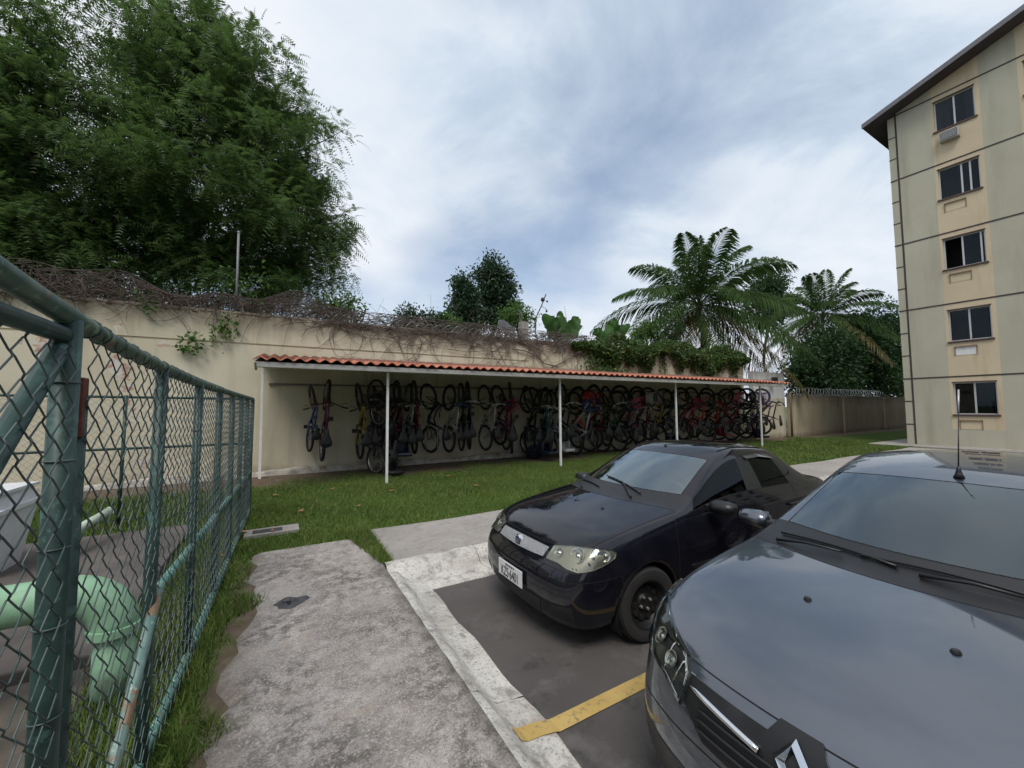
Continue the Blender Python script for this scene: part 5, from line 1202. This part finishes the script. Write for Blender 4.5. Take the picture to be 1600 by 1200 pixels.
def lobe_points(lobes, n_, clump=0):
    vol = np.array([r**2.2 for _, r, _ in lobes]); pick = rng.choice(len(lobes), n_, p=vol/vol.sum())
    d = unit(rng.normal(size=(n_, 3))); rad = rng.uniform(.10, 1, n_)**.42
    C = np.array([c for c, _, _ in lobes])[pick]; Rr = np.array([r for _, r, _ in lobes])[pick]; sq = np.array([q for _, _, q in lobes])[pick]
    if clump:
        ns_ = max(4, n_//clump); sub_ = rng.integers(0, ns_, n_)
        sub_ = np.minimum(sub_, ns_-1); pick = pick[sub_]; C, Rr, sq = C[sub_], Rr[sub_], sq[sub_]; d0 = d.copy(); d = d[sub_]; rad = rad[sub_]
    wob = 1+.22*np.sin(d[:, 0]*5+pick)*np.cos(d[:, 2]*4+pick*1.7)
    P = C + d*(Rr*rad*wob)[:, None]*np.stack([np.ones(n_), sq, np.ones(n_)], 1)
    if clump: g_ = rng.normal(size=(n_, 3)); P = P + g_*[.42, .42, .24]; d = unit(d*.6+g_*.6+d0*.3)
    return P, d, pick
def limb(a, b, sag=.1, k=6):
    a, b = np.array(a), np.array(b); t = np.linspace(0, 1, k)[:, None]; P = a+(b-a)*t; L = np.linalg.norm(b-a)
    P += rng.normal(size=(k, 3))*L*.035*np.sin(np.pi*t); P[:, 2] += (np.sin(np.pi*t)*L*sag)[:, 0]; return P
MBARK = simple('dark_bark', (.055, .043, .034), .95, var=.35, scale=3, bump=.6, bscale=20)
def tree(name, label, base, fork, lobes, ncl, mat, kind='pinnate', leaf=.5, per=12, r0=.28, cat='tree', group=None, trunk_to=None):
    t = thing(name, label, cat, tuple(base), group); org = ORG[t.name]
    polys = [limb(base, fork, .0, 6)]; rads = [np.linspace(r0, r0*.75, 6)]
    P, d, pick = lobe_points(lobes, ncl, 9 if kind == 'pinnate' else 0)
    for i, (c, r, q) in enumerate(lobes):
        polys.append(limb(fork, c, .06, 8)); rads.append(np.linspace(r0*.55, r0*.12, 8))
        idx = np.where(pick == i)[0][:14]
        for j in idx:
            s_ = polys[-1 if False else 1+i if False else len(polys)-1][rng.integers(3, 8)] if False else c + (fork-c)*rng.uniform(0, .5)
            polys.append(limb(s_, P[j], .05, 6)); rads.append(np.linspace(r0*.16, r0*.03, 6))
    V, F = np_tubes(polys, rads, 6); child('trunk', mesh_np('trunk', V, F, MBARK, True, org), t)
    O = np.repeat(P, per, 0); D = np.repeat(d, per, 0)
    if kind == 'pinnate':
        O = O + rng.normal(size=O.shape)*.20; D = unit(D*.7+rng.normal(size=D.shape)*.7+np.array([0, 0, .25])); L = leaf*rng.uniform(.6, 1.25, len(O)); V, F = fronds(O, D, L, ll=.12*leaf/.5, w=.036*leaf/.5)
    else:
        O = O + np.clip(rng.normal(size=O.shape), -1.6, 1.6)*leaf*1.15; V, F = blades(O, D*.5+np.array([0, 0, -.35]), leaf)
    child('crown', mesh_np('crown', V, F, mat, False, org), t, 'stuff'); return t
LA = leafmat('leucaena_leaf', (.038, .084, .024), (.120, .200, .054), .5, .38); LB = leafmat('deep_green_leaf', (.014, .042, .012), (.040, .092, .024)); LC = leafmat('fresh_green_leaf', (.045, .11, .018), (.10, .20, .035)); LD = leafmat('tree_grey_green_leaf', (.022, .052, .024), (.050, .098, .042))
def lob(x, y, Y, rpx, q=.9):
    c = at(x, y, Y); dep = (Vector(c)-Vector((0, 0, H))).dot(_F); return (c, rpx/628*dep, q)
B = 15.5
lobes = [lob(238, 70, B, 92), lob(300, 150, B+.5, 120), lob(180, 185, B-.5, 62), lob(420, 235, B+.3, 88), lob(446, 165, B, 42), lob(330, 290, B-.8, 125), lob(215, 300, B-.6, 105), lob(450, 345, B, 82), lob(490, 350, B+.2, 48), lob(400, 410, B-.5, 85), lob(275, 395, B-.6, 80), lob(180, 400, B, 60), lob(330, 60, B+.6, 45), lob(470, 420, B, 42)]
bs = at(250, 700, 16.5); bs[2] = 0; fk = at(235, 430, 16.0)
tree('large_tree', 'largest leafy tree with feathery drooping sprays behind the wall at left', bs, fk, lobes, 1750, LA, 'pinnate', .48, 18, .32)
lobes = [lob(8, 70, 14.5, 74), lob(-20, 180, 14.5, 95), lob(38, 215, 14.5, 52), lob(10, 320, 14.5, 85), lob(85, 350, 14.5, 55), lob(-60, 400, 14.5, 80), lob(60, 410, 14.3, 60), lob(-110, 100, 14.5, 90), lob(-140, 280, 14.5, 100), lob(110, 440, 14.6, 40)]
bs = at(60, 700, 15); bs[2] = 0; fk = at(75, 470, 14.8)
tree('large_tree', 'feathery tree cut by the left edge of the picture', bs, fk, lobes, 1000, LA, 'pinnate', .48, 18, .28)
# bare limbs and thin twigs under the crown
lobes = [lob(60, 455, 13.6, 40), lob(140, 450, 13.6, 36), lob(20, 500, 13.4, 42), lob(250, 455, 13.8, 34), lob(330, 465, 13.8, 26), lob(-40, 470, 13.5, 40), lob(190, 455, 13.8, 30)]
bs = at(140, 700, 14.2); bs[2] = 0; fk = at(150, 500, 14.0)
tree('scrub_tree', 'low dark twiggy tree filling the gap above the left end of wall', bs, fk, lobes, 260, LB, 'broad', .13, 9, .12)
Y = 27
lobes = [lob(722, 442, Y, 10), lob(728, 460, Y, 13), lob(719, 478, Y, 13), lob(736, 488, Y, 14), lob(714, 500, Y, 12), lob(732, 508, Y, 15)]; bs = at(735, 640, Y); bs[2] = 0
tree('slender_tree', 'shorter left one of two slender dark trees rising over the wall', bs, at(735, 515, Y), lobes, 300, LD, 'broad', .30, 17, .2)
lobes = [lob(768, 413, Y+1, 11), lob(758, 430, Y+1, 12), lob(781, 430, Y+1, 14), lob(768, 450, Y+1, 16), lob(792, 450, Y+1, 12), lob(754, 466, Y+1, 12), lob(785, 475, Y+1, 16), lob(799, 480, Y+1, 9), lob(769, 492, Y+1, 17), lob(750, 500, Y+1, 12), lob(790, 500, Y+1, 13)]; bs = at(773, 640, Y+1); bs[2] = 0
tree('slender_tree', 'taller right one of two slender dark trees rising over the wall', bs, at(772, 510, Y+1), lobes, 480, LD, 'broad', .30, 17, .2)
Y = 17
for nm, lab, LL, mt, ncl, lf in (('mango_tree', 'dark round leafy tree beside the apartment block', [(1370, 520, 45), (1395, 545, 45), (1345, 545, 42), (1400, 585, 40), (1360, 590, 45), (1340, 510, 22)], LB, 950, .36), ('mango_tree', 'dark bushy tree above the coiled wire left of the rounder tree', [(1290, 560, 42), (1265, 585, 38), (1300, 595, 40), (1318, 540, 26)], LB, 700, .36)):
    lobes = [lob(a, b, Y, c) for a, b, c in LL]; bs = at(LL[0][0], 660, Y+1); bs[2] = 0
    tree(nm, lab, bs, at(LL[0][0], 610, Y+.5), lobes, ncl, mt, 'broad', lf, 24, .25)
lobes = [lob(1195, 450, 27, 22), lob(1215, 440, 27, 16), lob(1180, 470, 27, 18), lob(1222, 470, 27, 20), lob(1205, 490, 27, 22)]; bs = at(1200, 640, 27); bs[2] = 0
tree('distant_tree', 'distant open crowned tree between the two palms', bs, at(1200, 510, 27), lobes, 300, LB, 'broad', .42, 20, .2)
for (x, y, r, mt, lab) in ((527, 478, 24, LC, 'bright shrub above the wall at the right foot of the large tree'), (640, 500, 18, LD, 'grey green shrub peeping over wall left of the slender trees'), (676, 503, 14, LB, 'small dark shrub just left of the slender trees'), (808, 492, 19, LC, 'bright green shrub left of the concrete pillar'), (698, 505, 12, LC, 'small bright shrub at the foot of the slender trees'), (1040, 512, 22, LB, 'dark shrub behind the wall at the foot of the tall palm'), (1010, 515, 16, LC, 'light shrub at left foot of the tall palm')):
    lobes = [lob(x, y, 14, r), lob(x+r*.8, y+6, 14, r*.7), lob(x-r*.8, y+8, 14, r*.7)]; bs = at(x, 640, 14); bs[2] = 0
    tree('shrub', lab, bs, at(x, y+r, 14), lobes, 110, mt, 'broad', .13, 12, .06, 'shrub')

# palms ------------------------------------------------------------------------
def palm(label, x, y, Y, Lf, nfr, seed, mat, trunk_r=.17, tilt=0., col2=None):
    rs = np.random.default_rng(seed); c = at(x, y, Y); base = c.copy(); base[2] = 0; base[0] += tilt
    t = thing('palm_tree', label, 'palm', tuple(base)); org = ORG[t.name]
    P = limb(base, c, 0, 10); V, F = np_tubes([P], [np.linspace(trunk_r*1.2, trunk_r, 10)], 10); child('trunk', mesh_np('trunk', V, F, MBARK, True, org), t)
    for i in range(nfr):
        az = i*2.39996+rs.uniform(-.2, .2); f = i/(nfr-1); el = R(84-122*f**.9)+rs.uniform(-.08, .08); L = Lf*rs.uniform(.85, 1.08)*(.88+.28*math.sin(math.pi*min(1, .25+f*.7)))
        d0 = np.array([math.cos(az)*math.cos(el), math.sin(az)*math.cos(el), math.sin(el)]); k = 26; tt = np.linspace(0, 1, k); dr = .30+.42*math.cos(el)
        Q = c + d0*L*tt[:, None]; Q[:, 2] -= dr*L*tt**2.2*.75; tang = unit(np.gradient(Q, axis=0)); side = unit(np.cross(tang, [0, 0, 1.])+1e-6)
        tw = rs.uniform(-.5, .5); nrm = np.cross(side, tang); side = side*math.cos(tw)+nrm*math.sin(tw)
        VV, FF = np_tubes([Q], [np.linspace(.035, .008, k)], 4)
        ts = np.linspace(.10, .995, 92); B_ = np.stack([np.interp(ts, tt, Q[:, a]) for a in range(3)], 1); T_ = np.stack([np.interp(ts, tt, tang[:, a]) for a in range(3)], 1); S_ = np.stack([np.interp(ts, tt, side[:, a]) for a in range(3)], 1)
        ll = Lf*.21*np.sin(np.pi*np.clip(.12+ts*.82, 0, 1))**.7
        quads = []
        for s in (1, -1):
            dirn = unit(S_*s*.85+T_*.75+rs.normal(size=B_.shape)*.10); mid = B_+dirn*ll[:, None]*.55; mid[:, 2] -= ll*.10; tip = B_+dirn*ll[:, None]; tip[:, 2] -= ll*(.42+.25*rs.uniform(size=len(ll)))
            w = T_*(.040+.014*rs.uniform(size=len(ll)))[:, None]; quads.append(np.stack([B_-w*.5, mid-w, tip, mid+w, ], 1))
        LV = np.concatenate(quads).reshape(-1, 3); LF = np.arange(len(LV)).reshape(-1, 4)+len(VV)
        child('frond', mesh_np('frond', np.concatenate([VV, LV]), np.concatenate([FF, LF]), (col2 if (col2 and f > .82) else mat), False, org), t)
LP = leafmat('palm_leaf', (.034, .070, .022), (.085, .145, .042), .7, .30, None, .08); LPY = leafmat('dry_palm_leaf', (.10, .085, .025), (.16, .12, .03), .6, .25)
palm('tall coconut palm with full crown standing behind the shelter wall', 1092, 478, 16.5, 6.4, 42, 1, LP, .2, 0., LPY)
palm('smaller palm half hidden behind the dark bushes near the block', 1286, 492, 19, 5.9, 32, 2, LP, .16, 0., LPY)

# banana plants ------------------------------------------------------------------
LBN = leafmat('banana_leaf', (.035, .095, .022), (.075, .16, .04), .35, .35)
def banana(label, x, Y, leaves):
    b = at(x, 640, Y); b[2] = 0; t = thing('banana_plant', label, 'banana plant', tuple(b)); org = ORG[t.name]; top = at(x, 535, Y)
    V, F = np_tubes([limb(b, top, 0, 6)], [np.linspace(.14, .08, 6)], 8); child('stem', mesh_np('stem', V, F, simple('banana_stem', (.12, .15, .06), .6), True, org), t)
    for (x1, y1, w, cv) in leaves:
        tip = at(x1, y1, Y+rng.uniform(-.2, .2)); k = 14; P = limb(top, tip, .04, k); tg = unit(np.gradient(P, axis=0)); sd = unit(np.cross(tg, [.3, 1, .1])); nr = np.cross(sd, tg)
        rows = []
        for i in range(k):
            u = i/(k-1); ww = w*math.sin(math.pi*min(1, max(.03, u*.88+.10)))**.6
            rows.append([tuple(P[i]+sd[i]*ww*q+nr[i]*(abs(q)*ww*cv+.02*math.sin(i*2.1+q*3))) for q in (-1, -.66, -.33, 0, .33, .66, 1)])
        MB().grid(rows).build('leaf', LBN, t, True)
banana('banana plant with broad upright leaves right of the concrete pillar', 880, 13.6, [(848, 492, .34, .3), (875, 486, .30, .25), (905, 497, .36, -.3), (860, 505, .30, .3)])
banana('banana plant with leaning broad leaf above the leafy creeper', 950, 13.6, [(965, 500, .36, .35), (985, 508, .30, .3), (928, 515, .28, .2)])

# things on and behind the wall ---------------------------------------------------
c = at(818, 505, 12.15)
t = thing('concrete_pillar', 'short grey concrete pillar with a steel bar on top of the wall', 'pillar', (c[0], 12.15, 4.1))
MB().bbox(c[0]-.14, c[0]+.14, 12.03, 12.28, 4.05, 4.74, .012).build('shaft', simple('grey_block', (.30, .285, .265), .9, var=.25, scale=5, bump=.4), t); MB().tube([(c[0]-.12, 12.2, 4.7), (c[0]-.12, 12.2, 5.12)], .022, 6).build('bar', simple('rusty_bar', (.14, .09, .07), .8), t)
c = at(790, 516, 12.9); t = thing('satellite_dish', 'dark rim of a dish tilted behind the wall left of the pillar', 'dish', tuple(c))
o = child('dish', MB().lathe([(0, .0), (.15, .012), (.30, .05), (.42, .10), (.435, .10), (.43, .09)], (0, 0, 0), 'z', 32, False).mesh('dish', simple('dish_grey', (.09, .09, .10), .5), True), t); o.rotation_euler = (R(55), 0, R(20))
o = child('mast', MB().tube([(0, 0, -.05), (0, .1, -1.2)], .03, 8).mesh('mast', MSTEEL, True), t)
c = at(371, 420, 12.35); t = thing('steel_pole', 'thin grey steel pole standing on the wall against the large tree', 'pole', (c[0], 12.35, 4.1)); c2 = at(371, 362, 12.35)
MB().tube([(c[0], 12.35, 3.9), (c[0], 12.35, c2[2])], .028, 8).build('tube', simple('dull_pole', (.22, .22, .225), .6, .3), t, True); MB().lathe([(0, .02), (.036, .015), (.036, -.02)], (c[0], 12.35, c2[2]), n=10).build('cap', MSTEEL, t)
t = thing('dead_branch', 'bare dead branch with dark dried pods above the wall', 'branch', tuple(at(836, 520, 13)))
bl = [[at(836, 525, 13), at(838, 495, 13), at(846, 478, 13), at(853, 460, 13)], [at(838, 495, 13), at(828, 486, 13), at(826, 478, 13)], [at(846, 478, 13), at(855, 484, 13)], [at(830, 500, 13), at(832, 482, 13)], [at(850, 470, 13), at(856, 470, 13)]]
V, F = np_tubes([np.array(b) for b in bl], [.022, .012, .01, .012, .008], 5); child('twigs', mesh_np('twigs', V, F, MBARK, True, ORG[t.name]), t)
for (x, y, r) in ((848, 468, .085), (854, 486, .045), (855, 471, .04)):
    p = at(x, y, 13); m = MB().lathe([(0, -r*1.3), (r*.7, -r*.8), (r, 0), (r*.75, r*.7), (0, r*1.1)], tuple(p), n=10); m.build('pod', simple('dried_pod', (.10, .05, .05), .8), t, True)

# creepers ----------------------------------------------------------------------
MVINE = simple('dry_vine_stem', (.105, .080, .068), .95, var=.3, scale=2); MVINE2 = simple('grey_vine_stem', (.135, .115, .10), .95, var=.3, scale=2)
def walks(n_, start, head, step, k, curl, clamp, rad, pull=None):
    polys = []; rads = []
    for i in range(n_):
        p = np.array(start(i)); h = np.array(head(i)); h = h/np.linalg.norm(h); cv = rng.normal(size=3)*curl; P = [p.copy()]
        for j in range(int(k*rng.uniform(.5, 1.3))):
            cv = cv*.88+rng.normal(size=3)*curl*.45; h = h+cv
            if pull is not None: h = h+pull(p)
            h /= np.linalg.norm(h); p = clamp(p+h*step); P.append(p.copy())
        polys.append(np.array(P)); rads.append(rad*rng.uniform(.5, 1.4)*np.linspace(1, .5, len(P)))
    return np_tubes(polys, rads, 4)
def heap_h(x): return .44+.18*math.sin(x*1.4+.6)+.10*math.sin(x*3.7) - .10*max(0, x)
t = thing('dry_vine', 'heap of dry brown creeper stems along the left stretch of wall top', 'creeper', (-1, 12.1, 4.1))
def cl(p):
    x, y, z = p; return np.array([min(max(x, -6.5), 1.9), min(max(y, 11.82), 12.55), min(max(z, 4.03), 4.12+max(.15, heap_h(x)))])
V, F = walks(700, lambda i: (rng.uniform(-6, 1.7), rng.uniform(11.9, 12.5), 4.12+rng.uniform(0, .45)), lambda i: rng.normal(size=3)*[1.6, .5, .8], .085, 20, .33, cl, .0095)
child('stems', mesh_np('stems', V, F, MVINE, True, ORG[t.name]), t, 'stuff')
V, F = walks(70, lambda i: (rng.uniform(-5, 1.8), 11.96, 4.1), lambda i: (rng.normal()*.8, 0, -1), .075, 11, .20, lambda p: np.array([p[0], 11.955+.02*math.sin(p[0]*9), max(p[2], 2.9)]), .0055)
child('hanging_stems', mesh_np('hanging_stems', V, F, MVINE, True, ORG[t.name]), t, 'stuff')
O = []; 
for (x, y, r, k) in ((345, 515, .14, 45), (305, 535, .18, 60), (360, 505, .12, 30), (395, 445, .25, 60), (230, 470, .2, 40), (290, 545, .1, 25)):
    c = at(x, y, 11.9); O.append(c+rng.normal(size=(k, 3))*[r, .04, r*.9])
O = np.concatenate(O); V, F = blades(O, np.tile([0, -.5, -.4], (len(O), 1)), .11, .8); child('leaves', mesh_np('leaves', V, F, LC, False, ORG[t.name]), t, 'stuff')
t = thing('creeper', 'leafless grey creeper netting over the middle of the wall top', 'creeper', (5, 12, 4.1))
V, F = walks(560, lambda i: (rng.uniform(1.2, 11), rng.uniform(11.95, 12.3), 4.1+rng.uniform(-.1, .2)), lambda i: rng.normal(size=3)*[1.8, .3, .5], .09, 18, .26, lambda p: np.array([p[0], min(max(p[1], 11.93), 12.35), min(max(p[2], 3.85+.15*math.sin(p[0]*2)), 4.45)]), .010)
child('stems', mesh_np('stems', V, F, MVINE2, True, ORG[t.name]), t, 'stuff')
V, F = walks(260, lambda i: (rng.uniform(1.0, 11.2), 11.96, 4.08), lambda i: (rng.choice([-1, 1])*rng.uniform(.6, 1.6), 0, -.45), .10, 17, .14, lambda p: np.array([p[0], 11.955+.02*math.sin(p[0]*7), max(p[2], 3.12)]), .0085)
child('hanging_stems', mesh_np('hanging_stems', V, F, MVINE, True, ORG[t.name]), t, 'stuff')
# thick forked runners
polys = []; rads = []
for (pts, r) in (([(872, 573), (850, 568), (838, 556), (820, 548), (800, 545)], .02), ([(862, 574), (880, 566), (895, 556), (915, 550)], .02), ([(843, 560), (842, 540), (838, 522)], .018), ([(840, 556), (825, 540), (808, 532)], .014), ([(878, 567), (892, 548), (905, 540)], .014), ([(895, 556), (920, 548), (940, 552)], .014), ([(838, 552), (860, 545), (885, 548), (910, 560)], .012), ([(700, 545), (730, 550), (760, 548), (800, 552)], .010), ([(600, 530), (640, 540), (690, 535), (740, 540)], .010)):
    polys.append(np.array([at(x, y, 11.94) for x, y in pts])); rads.append(r)
V, F = np_tubes(polys, rads, 5); child('runners', mesh_np('runners', V, F, MVINE, True, ORG[t.name]), t, 'stuff')
t = thing('leafy_creeper', 'thick green leafy creeper spilling over the right part of the wall', 'creeper', (15, 12, 4.0))
k = 17000; xs = rng.uniform(9.6, 21.3, k); edge = np.clip((xs-9.6)/2.2, 0, 1)*np.clip((21.5-xs)/.9, 0, 1)
topz = 4.12+.42*edge*(1+.35*np.sin(xs*1.7)+.2*np.sin(xs*4.3)); low = 4.05-edge*(.42+.33*np.sin(xs*1.1+1)+.30*np.sin(xs*2.9)+.22*np.sin(xs*6.1))-.15
zs = low+(topz-low)*rng.uniform(0, 1, k)**.75; ys = 11.9-.32*edge*np.sin(np.pi*np.clip((zs-low)/(topz-low), 0, 1))*rng.uniform(.2, 1.1, k)+np.where(zs > 4.15, rng.uniform(0, .5, k), 0)
O = np.stack([xs, ys, zs], 1); V, F = blades(O, np.tile([0, -.6, -.45], (k, 1)), .115, .7)
LCR = leafmat('creeper_leaf', (.040, .088, .022), (.105, .165, .045), .45, .35, ((.22, .17, .03), .975)); child('leaves', mesh_np('leaves', V, F, LCR, False, ORG[t.name]), t, 'stuff')
# strands hanging down onto the tiles
O = []
for i in range(60):
    x0 = rng.uniform(10.2, 20.5); z1 = rng.uniform(3.05, 3.6); zz_ = np.linspace(4.0, z1, 26); O.append(np.stack([x0+.06*np.sin(zz_*7+i)+rng.normal(size=26)*.05, 11.9+rng.normal(size=26)*.04, zz_], 1))
O.append(np.stack([rng.normal(11.0, .5, 700), 11.88+rng.normal(size=700)*.06, rng.uniform(3.05, 4.1, 700)], 1)); O.append(np.stack([rng.normal(10.9, .45, 160), 11.4+rng.normal(size=160)*.25, 3.03+rng.uniform(0, .1, 160)], 1))
O = np.concatenate(O); V, F = blades(O, np.tile([0, -.5, -.7], (len(O), 1)), .11, .65); child('hanging_leaves', mesh_np('hanging_leaves', V, F, LCR, False, ORG[t.name]), t, 'stuff')
V, F = walks(120, lambda i: (rng.uniform(9.8, 21), 11.93, 4.1), lambda i: (rng.normal(), 0, -.8), .10, 12, .15, lambda p: np.array([p[0], 11.93, max(p[2], 3.1)]), .008); child('stems', mesh_np('stems', V, F, MVINE, True, ORG[t.name]), t, 'stuff')

# grass -------------------------------------------------------------------------
def grass(name, label, X0, X1, Y0, Y1, n_, h, w, dens, zf=0.):
    X = rng.uniform(X0, X1, n_); Y_ = rng.uniform(Y0, Y1, n_); keep = dens(X, Y_) > rng.uniform(size=n_); X, Y_ = X[keep], Y_[keep]; n_ = len(X)
    hh = h*rng.uniform(.45, 1.25, n_)*(1+.35*np.sin(X*2.1+1)*np.sin(Y_*2.7)); a = rng.uniform(0, 2*np.pi, n_); lean = rng.normal(size=(n_, 2))*hh[:, None]*.45
    dx, dy = np.cos(a)*w*.5, np.sin(a)*w*.5; z0 = np.full(n_, zf-.006)
    V = np.stack([np.stack([X-dx, Y_-dy, z0], 1), np.stack([X+dx, Y_+dy, z0], 1), np.stack([X+lean[:, 0], Y_+lean[:, 1], zf+hh], 1)], 1).reshape(-1, 3)
    o = child(name, mesh_np(name, V, np.arange(len(V)).reshape(-1, 3), MGRASS, False), None, 'stuff'); tag(o, label, 'grass'); return o
n = N('grass_blade'); c = n.mix(n.isl, (.070, .115, .018), (.150, .210, .045)); c = n.mix(n.noise(.8, 5, .6, None, .38, .66), c, (.066, .110, .020)); c = n.mix(n.math('GREATER_THAN', n.isl, .965), c, (.24, .19, .09)); n.col(c).rough(.6); n.b.inputs['Specular IOR Level'].default_value = .3; MGRASS = n.m
def d_lawn(X, Y_):
    w = .5+.5*np.sin(X*1.9+np.sin(Y_*1.3)*2)*np.sin(Y_*2.2+X*.4); soil = np.clip((10.9-Y_+.5*np.sin(X*1.4)+.3*np.sin(X*4.1))/.9, 0, 1)
    onw = (X > 1.12) & (Y_ < 5.84+.03*np.sin(X*2.1)); onp = (X < 1.02-np.maximum(0, Y_-4.6)*.16) & (X > -.2) & (Y_ < 5.6); return np.where(onw | onp, 0, soil*(.75+.25*w))
grass('lawn_grass', 'short mown green grass of the lawn before the shelter', -.6, 12, 4.6, 11.3, 230000, .042, .011, d_lawn)
grass('lawn_grass', 'mown grass far right between walkway and tan wall', 12, 24, 5.5, 11.3, 70000, .05, .022, d_lawn)
def d_edge(X, Y_):
    l = -.27+.07*np.sin(Y_*1.9)+.05*np.sin(Y_*4.7+1); r = np.clip((l+.16*(.5+.5*np.sin(Y_*3.3))*np.sin(Y_*7.7)-X)/.07, 0, 1); return r*(.55+.45*np.sin(Y_*5)*np.sin(X*9+Y_))
grass('verge_grass', 'ragged grass strip between the fence and the concrete path', -.9, -.02, 1.2, 6.2, 42000, .075, .009, d_edge)
grass('verge_grass', 'grass tongue between path end and walkway corner', .72, 1.13, 4.55, 5.95, 6500, .07, .009, lambda X, Y_: ((X > .99-np.maximum(0, Y_-4.6)*.16) & (X < 1.13)).astype(float))
grass('yard_grass', 'grass inside the fenced yard around the green pipe', -.97, -.5, 2.2, 8, 16000, .08, .010, lambda X, Y_: .8+0*X)
grass('yard_grass', 'grass between the yard fence and the wall', -9, -.4, 7.25, 11.0, 52000, .07, .013, lambda X, Y_: np.clip((10.8-Y_)/.8, 0, 1))
m = simple('dead_leaf', (.26, .13, .06), .8, var=.4, scale=30)
for (x, y) in ((426, 831), (380, 833), (612, 768), (560, 792), (700, 745), (745, 760), (820, 800), (470, 800), (352, 870), (520, 765), (430, 775), (1250, 702)):
    p = at(x, y, 1.0); v_ = _F*628+_R*(x-800)-_U*(y-600); k_ = (0.03-H)/v_.z; p = Vector((v_.x*k_, v_.y*k_, .05)); a = random.uniform(0, 6); s_ = random.uniform(.05, .09)
    q = [(s_*math.cos(a+u)*w_, s_*math.sin(a+u)*w_, h_) for u, w_, h_ in ((0, 1, .012), (1.2, .5, .0), (3.1, 1, .015), (4.4, .5, .004))]
    o = MB().add([(p.x+b[0], p.y+b[1], p.z+b[2]) for b in q], [(0, 1, 2), (0, 2, 3)]).build('fallen_leaf', m, None, False, None, p); tag(o, 'small dry brown leaf lying on the grass', 'leaf', 'fallen leaves on the grass')
bpy.context.view_layer.update()
